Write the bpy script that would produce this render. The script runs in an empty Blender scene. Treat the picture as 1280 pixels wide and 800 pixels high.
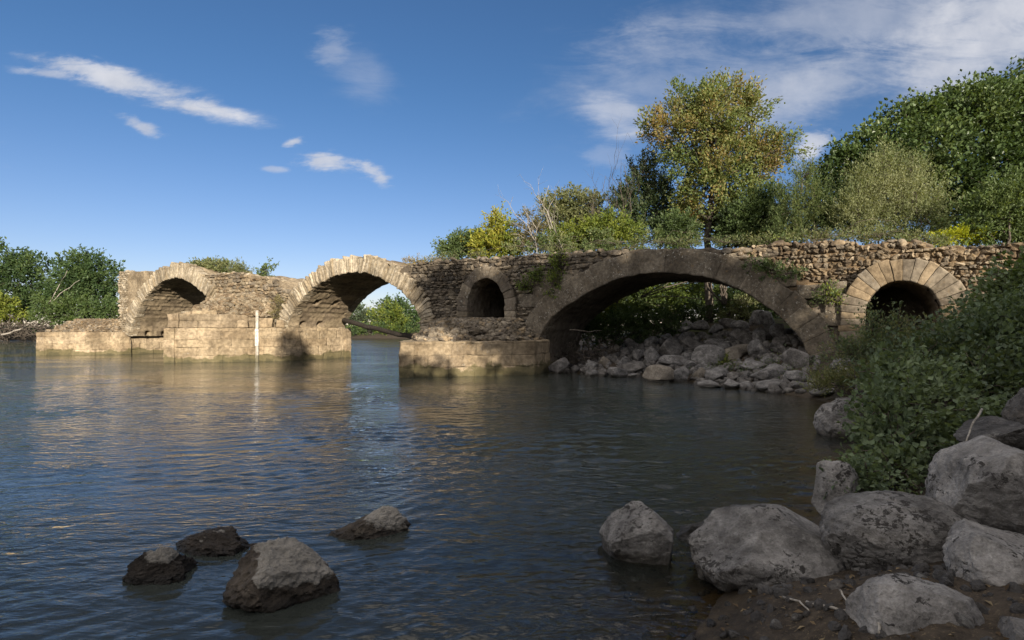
import bpy, math, random
import numpy as np
from mathutils import Vector

# ------------------------------------------------------------------ camera, light, exposure
scene = bpy.context.scene
COL = scene.collection
F_PX, HOR, CAM_H = 711.0, 412.0, 2.0          # focal length and horizon of the 1280x800 photo, eye height
cam_d = bpy.data.cameras.new('camera')
cam_d.sensor_width = 36.0
cam_d.lens = F_PX * 36.0 / 1280.0
cam_d.shift_y = (HOR - 400.0) / 1280.0
cam_d.clip_start, cam_d.clip_end = 0.05, 3000.0
cam = bpy.data.objects.new('camera', cam_d)
COL.objects.link(cam)
cam.location = (0, 0, CAM_H)
cam.rotation_euler = (math.radians(90), 0, 0)
scene.camera = cam

SUN_DIR = Vector((0.342, -0.904, 0.262)).normalized()      # towards the sun: low, behind the camera, a little right
SUN_EL = math.asin(SUN_DIR.z)
SUN_AZ = math.atan2(SUN_DIR.x, SUN_DIR.y)                   # clockwise from +Y
sun_d = bpy.data.lights.new('sun', 'SUN')
sun_d.energy, sun_d.angle, sun_d.color = 4.7, math.radians(0.5), (1.0, 0.90, 0.76)
sun = bpy.data.objects.new('sun', sun_d)
COL.objects.link(sun)
sun.location = SUN_DIR * 200
sun.rotation_euler = SUN_DIR.to_track_quat('Z', 'Y').to_euler()

scene.view_settings.view_transform = 'Standard'
scene.view_settings.look = 'None'
scene.view_settings.gamma = 1.0
scene.view_settings.exposure = 0.95
scene.view_settings.use_curve_mapping = False
SKY_STRENGTH = 0.06
SKY_TINT = (0.60, 0.78, 0.96, 1)
HORIZON_TINT = (0.98, 0.86, 1.03, 1)
CL_TINT = (1.3, 1.34, 1.5, 1)


scene.cycles.max_bounces = 6
scene.cycles.diffuse_bounces = 3
scene.cycles.glossy_bounces = 3
scene.cycles.transmission_bounces = 3
scene.cycles.transparent_max_bounces = 6
scene.cycles.caustics_reflective = False
scene.cycles.caustics_refractive = False


class NT:
    """small helper for writing node trees"""
    def __init__(self, tree):
        self.t = tree
        self.n, self.l = tree.nodes, tree.links
        self.n.clear()
    def node(self, typ, **kw):
        nd = self.n.new(typ)
        for k, v in kw.items():
            setattr(nd, k, v)
        return nd
    def put(self, sock, v):
        if isinstance(v, bpy.types.NodeSocket):
            self.l.new(v, sock)
        elif v is not None:
            sock.default_value = v
    def math(self, op, a, b=None, c=None, clamp=False):
        nd = self.node('ShaderNodeMath', operation=op, use_clamp=clamp)
        for i, v in enumerate((a, b, c)):
            self.put(nd.inputs[i], v)
        return nd.outputs[0]
    def vmath(self, op, a, b=None):
        nd = self.node('ShaderNodeVectorMath', operation=op)
        self.put(nd.inputs[0], a)
        if b is not None: self.put(nd.inputs[1], b)
        return nd.outputs[0]
    def mix(self, f, a, b, blend='MIX'):
        nd = self.node('ShaderNodeMix', data_type='RGBA', blend_type=blend)
        self.put(nd.inputs[0], f); self.put(nd.inputs[6], a); self.put(nd.inputs[7], b)
        return nd.outputs[2]
    def noise(self, vec, scale, detail=4, rough=0.55, dist=0.0):
        nd = self.node('ShaderNodeTexNoise')
        if vec is not None: self.put(nd.inputs['Vector'], vec)
        for k, v in (('Scale', scale), ('Detail', detail), ('Roughness', rough), ('Distortion', dist)):
            nd.inputs[k].default_value = v
        return nd.outputs['Fac']
    def voro(self, vec, scale, feature='F1', out='Distance', rnd=1.0):
        nd = self.node('ShaderNodeTexVoronoi', feature=feature)
        self.put(nd.inputs['Vector'], vec)
        nd.inputs['Scale'].default_value = scale
        nd.inputs['Randomness'].default_value = rnd
        return nd.outputs[out]
    def ramp(self, v, lo, hi, a=0.0, b=1.0, smooth=True):
        nd = self.node('ShaderNodeMapRange', interpolation_type='SMOOTHSTEP' if smooth else 'LINEAR', clamp=True)
        self.put(nd.inputs['Value'], v)
        for k, x in (('From Min', lo), ('From Max', hi), ('To Min', a), ('To Max', b)):
            self.put(nd.inputs[k], x)
        return nd.outputs[0]
    def scale(self, vec, s):
        nd = self.node('ShaderNodeMapping')
        self.put(nd.inputs['Vector'], vec)
        nd.inputs['Scale'].default_value = s
        return nd.outputs[0]
    def bump(self, h, strength, dist, normal=None):
        nd = self.node('ShaderNodeBump')
        self.put(nd.inputs['Height'], h)
        nd.inputs['Strength'].default_value = strength
        nd.inputs['Distance'].default_value = dist
        if normal is not None: self.put(nd.inputs['Normal'], normal)
        return nd.outputs[0]
    def attr(self, name, out='Color'):
        return self.node('ShaderNodeAttribute', attribute_name=name).outputs[out]


def c4(c):
    return (c[0], c[1], c[2], 1.0)


# ------------------------------------------------------------------ sky with clouds (far sky only)
def build_world():
    w = bpy.data.worlds.new('World')
    scene.world = w
    w.use_nodes = True
    N = NT(w.node_tree)
    sky = N.node('ShaderNodeTexSky', sky_type='NISHITA')
    sky.sun_disc = False
    sky.sun_elevation = SUN_EL
    sky.sun_rotation = SUN_AZ
    sky.altitude = 100.0
    sky.air_density, sky.dust_density, sky.ozone_density = 1.0, 0.0, 3.0
    d = N.node('ShaderNodeTexCoord').outputs['Generated']
    sep = N.node('ShaderNodeSeparateXYZ'); N.put(sep.inputs[0], d)
    dx, dy, dz = sep.outputs
    front = N.ramp(dy, 0.02, 0.15)
    yy = N.math('MAXIMUM', dy, 0.05)
    gx = N.math('DIVIDE', dx, yy)
    gz = N.math('DIVIDE', dz, yy)
    g = N.node('ShaderNodeCombineXYZ')
    N.put(g.inputs[0], gx); N.put(g.inputs[1], gz)
    g = g.outputs[0]

    def rotg(ang, sx, sy, off=0.0):
        nd = N.node('ShaderNodeMapping')
        N.put(nd.inputs['Vector'], g)
        nd.inputs['Rotation'].default_value = (0, 0, math.radians(ang))
        nd.inputs['Scale'].default_value = (sx, sy, 1)
        nd.inputs['Location'].default_value = (off, off * 0.7, 0)
        return nd.outputs[0]
    fine = {'r': N.noise(rotg(14, 12, 42), 1.0, 8, 0.62, 0.6), 'l': N.noise(rotg(-12, 4.0, 15, 3.0), 1.0, 10, 0.66, 1.4)}
    edge = {'r': N.noise(rotg(14, 11, 30, 7.0), 1.0, 7, 0.66), 'l': N.noise(rotg(-14, 3.5, 7, 5.0), 1.0, 6, 0.62)}

    def cloud(px, py, hl, hw, ang, opac, kind='r', thr=(0.34, 0.66), edgy=1.1, soft=(1.15, 0.1)):
        """one wisp: an elongated patch on the sky dome broken up by noise"""
        cx, cz = (px - 640) / 711.0, (412 - py) / 711.0
        a = math.radians(ang)
        rx = N.math('SUBTRACT', gx, cx); rz = N.math('SUBTRACT', gz, cz)
        L, W = hl / 711.0, hw / 711.0
        l = N.math('ADD', N.math('MULTIPLY', rx, math.cos(a) / L), N.math('MULTIPLY', rz, -math.sin(a) / L))
        m = N.math('ADD', N.math('MULTIPLY', rx, math.sin(a) / W), N.math('MULTIPLY', rz, math.cos(a) / W))
        q = N.math('SQRT', N.math('ADD', N.math('MULTIPLY', l, l), N.math('MULTIPLY', m, m)))
        q = N.math('ADD', q, N.math('MULTIPLY', N.math('SUBTRACT', edge[kind], 0.5), edgy * 1.6))
        e = N.ramp(q, soft[1], soft[0], 1.0, 0.0)
        k = N.ramp(N.math('ADD', fine[kind], N.math('MULTIPLY', N.math('SUBTRACT', e, 0.5), 0.4)), thr[0], thr[1])
        return N.math('MULTIPLY', N.math('MULTIPLY', k, e), opac)

    cl = [
        cloud(165, 105, 165, 24, 15, 0.8, 'r', (0.26, 0.86), 0.9),
        cloud(130, 96, 90, 20, 18, 0.7, 'r', (0.3, 0.64), 0.8),
        cloud(265, 138, 95, 17, 12, 0.9, 'r', (0.26, 0.76), 0.7),
        cloud(60, 92, 60, 9, 6, 0.6, 'r', (0.3, 0.64), 0.8),
        cloud(177, 158, 44, 11, 24, 0.75, 'r', (0.32, 0.76)),
        cloud(415, 62, 34, 38, 50, 0.34, 'r', (0.3, 0.8), 1.0), cloud(455, 95, 75, 46, 40, 0.22, 'l', (0.3, 0.8), 1.0),
        cloud(410, 203, 54, 19, 9, 0.85, 'r', (0.34, 0.78), 1.3),
        cloud(470, 218, 36, 16, 30, 0.8, 'r', (0.34, 0.78), 1.3),
        cloud(367, 177, 22, 9, -14, 0.8),
        cloud(345, 212, 26, 6, 5, 0.5),
        cloud(900, 100, 300, 95, -6, 0.36, 'l', (0.25, 0.8)),
        cloud(1010, 108, 190, 52, -14, 0.48, 'l', (0.28, 0.7)),
        cloud(1250, 45, 200, 90, -28, 0.85, 'l', (0.2, 0.72)),
        cloud(1060, 25, 340, 62, -5, 0.42, 'l', (0.25, 0.7)),
        cloud(765, 142, 60, 34, 12, 0.5, 'l', (0.25, 0.7), 1.0),
        cloud(1018, 182, 44, 26, -30, 0.85, 'r', (0.34, 0.66)),
        cloud(760, 195, 44, 24, 10, 0.22, 'r'),
        cloud(480, 386, 50, 14, 0, 0.9, 'r'), cloud(560, 395, 60, 9, 0, 0.5, 'r'),
        cloud(-250, 130, 260, 40, 12, 0.5),
        cloud(1600, 60, 260, 120, -20, 0.8, 'l'),
    ]
    tot = cl[0]
    for k in cl[1:]:                                   # union of coverages
        tot = N.math('SUBTRACT', N.math('ADD', tot, k), N.math('MULTIPLY', tot, k))
    tot = N.math('MULTIPLY', tot, front)
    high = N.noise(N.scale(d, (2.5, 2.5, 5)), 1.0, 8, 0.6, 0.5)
    # unseen broken cloud added overhead and behind the viewer, brightened to fill the shade
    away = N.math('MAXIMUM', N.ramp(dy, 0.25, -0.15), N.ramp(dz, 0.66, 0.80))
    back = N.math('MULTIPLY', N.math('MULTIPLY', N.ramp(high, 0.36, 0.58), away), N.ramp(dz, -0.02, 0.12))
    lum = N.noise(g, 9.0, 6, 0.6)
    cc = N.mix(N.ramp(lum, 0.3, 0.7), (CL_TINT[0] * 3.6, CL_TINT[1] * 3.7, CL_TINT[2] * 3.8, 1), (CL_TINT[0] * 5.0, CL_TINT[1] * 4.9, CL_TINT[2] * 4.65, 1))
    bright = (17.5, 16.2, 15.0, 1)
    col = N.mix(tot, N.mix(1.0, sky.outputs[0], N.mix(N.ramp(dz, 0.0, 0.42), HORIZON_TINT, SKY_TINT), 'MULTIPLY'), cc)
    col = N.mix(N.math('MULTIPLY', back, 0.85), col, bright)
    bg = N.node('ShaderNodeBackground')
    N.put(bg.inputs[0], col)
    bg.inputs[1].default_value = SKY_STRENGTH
    out = N.node('ShaderNodeOutputWorld')
    N.l.new(bg.outputs[0], out.inputs[0])


build_world()

# ------------------------------------------------------------------ numpy noise
def _hash(ix, iy, iz, seed):
    h = (ix.astype(np.uint32) * np.uint32(374761393)) ^ (iy.astype(np.uint32) * np.uint32(668265263)) \
        ^ (iz.astype(np.uint32) * np.uint32(2147483647 - 90917)) ^ np.uint32((seed * 974634777) & 0xffffffff)
    h = (h ^ (h >> np.uint32(13))) * np.uint32(1274126177)
    h = (h ^ (h >> np.uint32(15))) * np.uint32(2246822519)
    return ((h ^ (h >> np.uint32(16))) & np.uint32(0xffffff)).astype(np.float64) / 16777215.0

def vnoise(p, seed=0):
    p = np.asarray(p, float)
    i = np.floor(p).astype(np.int64)
    f = p - i
    f = f * f * (3 - 2 * f)
    r = 0
    for a in (0, 1):
        for b in (0, 1):
            for c in (0, 1):
                w = (f[..., 0] if a else 1 - f[..., 0]) * (f[..., 1] if b else 1 - f[..., 1]) * (f[..., 2] if c else 1 - f[..., 2])
                r = r + w * _hash(i[..., 0] + a, i[..., 1] + b, i[..., 2] + c, seed)
    return r * 2 - 1

def fbm(p, octv=4, seed=0, gain=0.5):
    p = np.asarray(p, float)
    r, a = 0, 1.0
    for k in range(octv):
        r = r + a * vnoise(p * (2.03 ** k) + 17.3 * k, seed + k)
        a *= gain
    return r

# ------------------------------------------------------------------ mesh and scene-tree helpers
def build(name, chunks, m, parent=None, loc=(0, 0, 0), smooth=True):
    """chunks: list of (V, F, colour per vertex or one colour or None); ONE mesh object"""
    Vs, Cs, loops, starts, totals, off, ls = [], [], [], [], [], 0, 0
    for ch in chunks:
        V, F = np.asarray(ch[0], float), ch[1]
        Cc = ch[2] if len(ch) > 2 and ch[2] is not None else (0.5, 0.5, 0.5)
        Cc = np.asarray(Cc, float)
        if Cc.ndim == 1: Cc = np.tile(Cc[None, :3], (len(V), 1))
        Vs.append(V); Cs.append(Cc)
        for Fa in (F if isinstance(F, list) else [F]):
            Fa = np.asarray(Fa)
            if Fa.size == 0: continue
            n, k = Fa.shape
            loops.append((Fa + off).ravel())
            starts.append(ls + np.arange(n) * k)
            totals.append(np.full(n, k))
            ls += n * k
        off += len(V)
    V = np.concatenate(Vs); Cc = np.concatenate(Cs)
    loops = np.concatenate(loops).astype(np.int32)
    starts = np.concatenate(starts).astype(np.int32)
    totals = np.concatenate(totals).astype(np.int32)
    me = bpy.data.meshes.new(name)
    me.vertices.add(len(V)); me.vertices.foreach_set('co', V.astype(np.float32).ravel())
    me.loops.add(len(loops)); me.loops.foreach_set('vertex_index', loops)
    me.polygons.add(len(starts))
    me.polygons.foreach_set('loop_start', starts)
    me.polygons.foreach_set('loop_total', totals)
    me.polygons.foreach_set('use_smooth', np.full(len(starts), bool(smooth)))
    at = me.attributes.new('tint', 'FLOAT_COLOR', 'POINT')
    at.data.foreach_set('color', np.concatenate([Cc, np.ones((len(Cc), 1))], 1).astype(np.float32).ravel())
    me.update(calc_edges=True)
    me.validate()
    me.materials.append(m)
    o = bpy.data.objects.new(name, me)
    COL.objects.link(o)
    o.location = loc
    if parent is not None: o.parent = parent
    return o

def tag(o, label=None, cat=None, group=None, kind=None):
    for k, v in (('label', label), ('category', cat), ('group', group), ('kind', kind)):
        if v: o[k] = v
    return o

def empty(name, loc, label, cat, group=None, rz=0.0):
    o = bpy.data.objects.new(name, None)
    o.empty_display_size = 0.3
    COL.objects.link(o)
    o.location = loc
    o.rotation_euler = (0, 0, rz)
    return tag(o, label, cat, group)

def P(px, py, Y):
    """the point at depth Y seen at pixel (px, py) of the photograph"""
    return np.array([(px - 640.0) / F_PX * Y, Y, CAM_H + (HOR - py) / F_PX * Y])

def G(px, py, z=0.0):
    Y = (CAM_H - z) * F_PX / (py - HOR)
    return np.array([(px - 640.0) / F_PX * Y, Y, z])

def ico(sub):
    import bmesh
    bm = bmesh.new()
    bmesh.ops.create_icosphere(bm, subdivisions=sub, radius=1.0)
    V = np.array([v.co[:] for v in bm.verts]); Fc = np.array([[v.index for v in f.verts] for f in bm.faces])
    bm.free()
    return V / np.linalg.norm(V, axis=1, keepdims=True), Fc

def cube_grid(ts):
    """a cube surface with shared vertices, lines at ts along each edge"""
    ts = np.asarray(ts, float); n = len(ts)
    idx, V, Fc = {}, [], []
    def vid(p):
        k = tuple(np.round(p, 5))
        if k not in idx:
            idx[k] = len(V); V.append(p)
        return idx[k]
    for ax in range(3):
        for s in (-1, 1):
            for i in range(n - 1):
                for j in range(n - 1):
                    q = []
                    for (a, b) in ((i, j), (i + 1, j), (i + 1, j + 1), (i, j + 1)):
                        p = [0, 0, 0]
                        p[ax] = s; p[(ax + 1) % 3] = ts[a]; p[(ax + 2) % 3] = ts[b]
                        q.append(vid(p))
                    Fc.append(q if s > 0 else q[::-1])
    return np.array(V), np.array(Fc)

ICO2, ICO3, ICO4, ICO5 = ico(2), ico(3), ico(4), ico(5)
CUBE = cube_grid([-1, -0.86, -0.3, 0.3, 0.86, 1])

def rot_xyz(e):
    e = np.atleast_2d(e)
    cx, cy, cz = np.cos(e).T; sx, sy, sz = np.sin(e).T
    R = np.empty((len(e), 3, 3))
    R[:, 0, 0] = cy * cz; R[:, 0, 1] = sx * sy * cz - cx * sz; R[:, 0, 2] = cx * sy * cz + sx * sz
    R[:, 1, 0] = cy * sz; R[:, 1, 1] = sx * sy * sz + cx * cz; R[:, 1, 2] = cx * sy * sz - sx * cz
    R[:, 2, 0] = -sy;     R[:, 2, 1] = sx * cy;                R[:, 2, 2] = cx * cy
    return R

def stones(cen, half, rng, base=ICO2, power=3.2, rough=0.13, facets=4, tilt=0.12, cols=None, jitter=0.18, freq=1.6):
    """irregular rounded stones: super-ellipsoids with planar cuts and noise; -> one chunk"""
    cen, half = np.asarray(cen, float), np.asarray(half, float)
    n = len(cen); B, Fb = base; m = len(B)
    q = B / (np.sum(np.abs(B) ** power, 1, keepdims=True) ** (1 / power))
    V = np.repeat(q[None], n, 0)
    for _ in range(facets):
        d = rng.normal(size=(n, 1, 3)); d /= np.linalg.norm(d, axis=2, keepdims=True)
        c = rng.uniform(0.55, 0.95, (n, 1))
        over = np.maximum(0, np.sum(V * d, 2) - c)
        V = V - over[..., None] * d * 0.9
    off = rng.uniform(-50, 50, (n, 1, 3))
    nz = fbm(V * freq + off, 3, 5)
    V = V * (1 + rough * nz[..., None])
    V = V * half[:, None, :]
    R = rot_xyz(rng.normal(0, tilt, (n, 3)))
    V = np.einsum('nij,nmj->nmi', R, V) + cen[:, None, :]
    Fc = (Fb[None] + (np.arange(n) * m)[:, None, None]).reshape(-1, Fb.shape[1])
    C = None
    if cols is not None:
        cols = np.asarray(cols, float)
        pick = cols[rng.integers(0, len(cols), n)] * rng.uniform(1 - jitter, 1 + jitter, (n, 1))
        C = np.repeat(pick[:, None], m, 1).reshape(-1, 3)
    return V.reshape(-1, 3), Fc, C

def blocks(cen, half, rng, axes=None, r=0.03, rough=0.012, cols=None, jitter=0.12):
    """rectangular blocks with rounded worn edges; axes (n,3,3): the blocks' own axes in columns"""
    cen, half = np.asarray(cen, float), np.asarray(half, float)
    n = len(cen); B, Fb = CUBE; m = len(B)
    V = B[None] * half[:, None]
    rr = np.minimum(r, half.min(1) * 0.6)[:, None, None]
    q = np.clip(V, -(half[:, None] - rr), half[:, None] - rr)
    d = V - q
    V = q + rr * d / (np.linalg.norm(d, axis=2, keepdims=True) + 1e-9)
    if axes is not None:
        V = np.einsum('nij,nmj->nmi', axes, V)
    V = V + cen[:, None]
    V = V + rough * np.stack([fbm(V * 3.0, 3, 11), fbm(V * 3.0 + 40, 3, 12), fbm(V * 3.0 + 80, 3, 13)], 2)
    Fc = (Fb[None] + (np.arange(n) * m)[:, None, None]).reshape(-1, 4)
    C = None
    if cols is not None:
        cols = np.asarray(cols, float)
        pick = cols[rng.integers(0, len(cols), n)] * rng.uniform(1 - jitter, 1 + jitter, (n, 1))
        C = np.repeat(pick[:, None], m, 1).reshape(-1, 3)
    return V.reshape(-1, 3), Fc, C

def tube(pts, rad, k=6, col=None, cap=True):
    pts = np.asarray(pts, float); n = len(pts)
    rad = np.broadcast_to(np.asarray(rad, float), (n,))
    t = np.gradient(pts, axis=0); t /= np.linalg.norm(t, axis=1, keepdims=True) + 1e-9
    up = np.where(np.abs(t[:, 2:3]) < 0.9, np.array([[0, 0, 1.0]]), np.array([[1.0, 0, 0]]))
    a = np.cross(t, up); a /= np.linalg.norm(a, axis=1, keepdims=True) + 1e-9
    b = np.cross(t, a)
    th = np.arange(k) * 2 * np.pi / k
    V = pts[:, None] + rad[:, None, None] * (a[:, None] * np.cos(th)[None, :, None] + b[:, None] * np.sin(th)[None, :, None])
    i = np.arange(n - 1)[:, None] * k; j = np.arange(k)[None]
    Fq = np.stack([i + j, i + (j + 1) % k, i + k + (j + 1) % k, i + k + j], 2).reshape(-1, 4)
    Fs = [Fq]
    if cap:
        Fs.append(np.array([list(range(k))[::-1], [(n - 1) * k + x for x in range(k)]]))
    return V.reshape(-1, 3), Fs, col

def grid_faces(nr, nc):
    i = np.arange(nr - 1)[:, None] * nc; j = np.arange(nc - 1)[None]
    return np.stack([i + j, i + j + 1, i + nc + j + 1, i + nc + j], 2).reshape(-1, 4)

def in_poly(x, y, poly):
    poly = np.asarray(poly, float)
    r = np.zeros(np.shape(x), bool)
    x0, y0 = poly[-1]
    for x1, y1 in poly:
        c = ((y1 > y) != (y0 > y)) & (x < (x0 - x1) * (y - y1) / (y0 - y1 + 1e-12) + x1)
        r ^= c
        x0, y0 = x1, y1
    return r

def seg_dist(x, y, poly, closed=True):
    poly = np.asarray(poly, float); d = np.full(np.shape(x), 1e9)
    n = len(poly)
    for k in range(n if closed else n - 1):
        ax, ay = poly[k]; bx, by = poly[(k + 1) % n]
        ex, ey = bx - ax, by - ay
        t = np.clip(((x - ax) * ex + (y - ay) * ey) / (ex * ex + ey * ey + 1e-12), 0, 1)
        d = np.minimum(d, np.hypot(x - ax - t * ex, y - ay - t * ey))
    return d

# ------------------------------------------------------------------ materials
def new_mat(name):
    m = bpy.data.materials.new(name)
    m.use_nodes = True
    return m, NT(m.node_tree)

def finish(N, surf):
    out = N.node('ShaderNodeOutputMaterial')
    N.l.new(surf, out.inputs[0])

def principled(N, col, rough, normal=None, spec=0.3):
    p = N.node('ShaderNodeBsdfPrincipled')
    N.put(p.inputs['Base Color'], col)
    N.put(p.inputs['Roughness'], rough)
    p.inputs['Specular IOR Level'].default_value = spec
    if normal is not None: N.put(p.inputs['Normal'], normal)
    return p.outputs[0]

def stone_mat(name, lichen=0.5, bump=1.0, stain=True, scale=1.0, streak=0.4, ochre=0.25, dirt=0.6):
    """weathered masonry: the stone's own tint, blotches, white and ochre lichen, dark run-off, river stain"""
    m, N = new_mat(name)
    geo = N.node('ShaderNodeNewGeometry')
    pos = geo.outputs['Position']
    t = N.attr('tint')
    n1 = N.noise(pos, 0.7 * scale, 6, 0.62)
    n2 = N.noise(pos, 5.0 * scale, 7, 0.68)
    n3 = N.noise(pos, 22.0 * scale, 4, 0.65)
    c = N.mix(N.ramp(n1, 0.32, 0.68), N.mix(1.0, t, (0.56, 0.53, 0.49, 1), 'MULTIPLY'), N.mix(1.0, t, (1.12, 1.09, 1.04, 1), 'MULTIPLY'))
    c = N.mix(N.ramp(n2, 0.3, 0.7), N.mix(1.0, c, (0.58, 0.56, 0.54, 1), 'MULTIPLY'), N.mix(1.0, c, (1.2, 1.18, 1.15, 1), 'MULTIPLY'))
    c = N.mix(N.ramp(n3, 0.55, 0.75, 0, dirt), c, N.mix(1.0, c, (0.45, 0.42, 0.4, 1), 'MULTIPLY'))
    vs = N.scale(pos, (1.6, 1.6, 0.22))
    st = N.ramp(N.noise(vs, 1.5, 5, 0.6), 0.5, 0.75, 0, streak)
    c = N.mix(st, c, N.mix(1.0, c, (0.42, 0.40, 0.39, 1), 'MULTIPLY'))
    l1 = N.math('MULTIPLY', N.ramp(N.noise(pos, 8.0 * scale, 6, 0.72), 0.57, 0.65), N.ramp(N.noise(pos, 1.1 * scale, 3, 0.5), 0.40, 0.58))
    c = N.mix(N.math('MULTIPLY', l1, lichen), c, (0.46, 0.44, 0.38, 1))
    l2 = N.math('MULTIPLY', N.ramp(N.noise(N.vmath('ADD', pos, (31.0, 7.0, 3.0)), 4.0 * scale, 5, 0.7), 0.58, 0.70), ochre)
    c = N.mix(l2, c, (0.40, 0.24, 0.07, 1))
    rough = 0.9
    if stain:
        z = N.node('ShaderNodeSeparateXYZ'); N.put(z.inputs[0], pos)
        zz = N.math('ADD', z.outputs[2], N.math('MULTIPLY', N.math('SUBTRACT', N.noise(pos, 1.1, 6, 0.65), 0.5), 1.5))
        c = N.mix(N.ramp(N.math('ADD', z.outputs[2], N.math('MULTIPLY', N.math('SUBTRACT', n1, 0.5), 1.2)), 0.95, 1.35, 0.0, 0.2), c, N.mix(1.0, c, (0.50, 0.49, 0.48, 1), 'MULTIPLY'))
        c = N.mix(N.ramp(zz, 0.46, 0.34, 0, 0.8), c, (0.085, 0.075, 0.034, 1))
        c = N.mix(N.ramp(zz, 0.12, 0.0, 0, 0.6), c, (0.045, 0.043, 0.025, 1))
    h = N.math('ADD', N.math('MULTIPLY', n2, 0.6), N.math('MULTIPLY', n3, 0.35))
    nb = N.bump(h, 0.8 * bump, 0.06)
    finish(N, principled(N, c, rough, nb, 0.2))
    return m

def boulder_mat(name, base, pale, spots=0.8, patch=None, wet=0.10, scale=1.0):
    """basalt boulder: mottled grey, pale bloom, black lichen spots, dark wet foot, optional dried-silt cap"""
    m, N = new_mat(name)
    tc = N.node('ShaderNodeTexCoord').outputs['Object']
    oi = N.node('ShaderNodeObjectInfo')
    sh = N.node('ShaderNodeCombineXYZ')
    rnd = N.math('MULTIPLY', oi.outputs['Random'], 37.0)
    N.put(sh.inputs[0], rnd); N.put(sh.inputs[1], N.math('MULTIPLY', oi.outputs['Random'], 91.0))
    p = N.vmath('ADD', tc, sh.outputs[0])
    n1 = N.noise(p, 2.2 * scale, 7, 0.65, 0.4)
    n2 = N.noise(p, 11.0 * scale, 7, 0.7)
    n3 = N.noise(p, 60.0 * scale, 4, 0.7)
    c = N.mix(N.ramp(n1, 0.36, 0.66), c4(base), c4(pale))
    c = N.mix(1.0, c, N.mix(N.ramp(n2, 0.3, 0.7), (0.68, 0.67, 0.66, 1), (1.22, 1.21, 1.2, 1)), 'MULTIPLY')
    c = N.mix(1.0, c, N.mix(N.ramp(n3, 0.3, 0.7), (0.78, 0.78, 0.78, 1), (1.14, 1.14, 1.14, 1)), 'MULTIPLY')
    val = N.math('ADD', 0.8, N.math('MULTIPLY', oi.outputs['Random'], 0.4))
    cv = N.node('ShaderNodeCombineXYZ')
    for i in range(3): N.put(cv.inputs[i], val)
    c = N.mix(1.0, c, cv.outputs[0], 'MULTIPLY')
    area = N.ramp(N.noise(N.vmath('ADD', p, (9.0, 4.0, 2.0)), 2.2 * scale, 4, 0.55), 0.40, 0.58)
    lich = N.noise(p, 17.0 * scale, 9, 0.72, 0.5)
    sp = N.ramp(N.math('ADD', lich, N.math('MULTIPLY', N.math('SUBTRACT', area, 1.0), 0.17)), 0.51, 0.55)
    c = N.mix(N.math('MULTIPLY', sp, spots), c, (0.034, 0.031, 0.028, 1))
    pl = N.math('MULTIPLY', N.ramp(N.noise(N.vmath('ADD', p, (3.0, 14.0, 6.0)), 7.0 * scale, 8, 0.7), 0.57, 0.66), 0.5)
    c = N.mix(pl, c, N.mix(0.5, c, (0.40, 0.39, 0.36, 1)))
    silt = N.ramp(N.noise(N.scale(p, (1, 1, 2.5)), 1.4 * scale, 5, 0.6), 0.55, 0.75, 0, 0.35)
    c = N.mix(silt, c, (0.16, 0.135, 0.105, 1))
    geo = N.node('ShaderNodeNewGeometry')
    z = N.node('ShaderNodeSeparateXYZ'); N.put(z.inputs[0], geo.outputs['Position'])
    rough = 0.85
    if patch is not None:
        so = N.node('ShaderNodeSeparateXYZ'); N.put(so.inputs[0], tc)
        q = N.math('ADD', N.math('ADD', N.math('MULTIPLY', so.outputs[0], patch[0]), N.math('MULTIPLY', so.outputs[1], patch[1])),
                   N.math('MULTIPLY', so.outputs[2], patch[2]))
        q = N.math('ADD', q, N.math('MULTIPLY', N.math('SUBTRACT', N.noise(p, 4.5, 6, 0.65), 0.5), patch[4]))
        f = N.ramp(q, patch[3] - 0.012, patch[3] + 0.012)
        dark = N.mix(1.0, c, (0.30, 0.27, 0.24, 1), 'MULTIPLY')
        c = N.mix(f, dark, N.mix(0.55, c, (0.24, 0.225, 0.195, 1)))
    if wet:
        zz = N.math('ADD', z.outputs[2], N.math('MULTIPLY', N.math('SUBTRACT', N.noise(geo.outputs['Position'], 6.0, 4, 0.6), 0.5), 0.08))
        wf = N.ramp(zz, wet + 0.02, wet - 0.03)
        c = N.mix(N.math('MULTIPLY', wf, 0.75), c, N.mix(1.0, c, (0.22, 0.20, 0.16, 1), 'MULTIPLY'))
        rough = N.math('SUBTRACT', 0.85, N.math('MULTIPLY', wf, 0.45))
    h = N.math('ADD', N.math('MULTIPLY', n2, 0.7), N.math('MULTIPLY', n3, 0.3))
    pits = N.ramp(N.voro(p, 30.0 * scale), 0.0, 0.28)
    h = N.math('ADD', h, N.math('MULTIPLY', pits, 0.18))
    nb = N.bump(h, 0.9, 0.045 / scale)
    finish(N, principled(N, c, rough, nb, 0.25))
    return m

def leaf_mat(name, rough=0.5, trans=0.35, warm=(1.25, 1.2, 0.5)):
    m, N = new_mat(name)
    t = N.attr('tint')
    a = principled(N, t, rough, None, 0.25)
    tr = N.node('ShaderNodeBsdfTranslucent')
    N.put(tr.inputs[0], N.mix(1.0, t, c4(warm), 'MULTIPLY'))
    mx = N.node('ShaderNodeMixShader'); mx.inputs[0].default_value = trans
    N.l.new(a, mx.inputs[1]); N.l.new(tr.outputs[0], mx.inputs[2])
    finish(N, mx.outputs[0])
    return m

def bark_mat(name, a, b):
    m, N = new_mat(name)
    pos = N.node('ShaderNodeTexCoord').outputs['Object']
    n = N.noise(N.scale(pos, (9, 9, 2.2)), 1.6, 6, 0.65)
    c = N.mix(N.ramp(n, 0.35, 0.65), c4(a), c4(b))
    finish(N, principled(N, c, 0.9, N.bump(n, 0.8, 0.03), 0.15))
    return m

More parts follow.
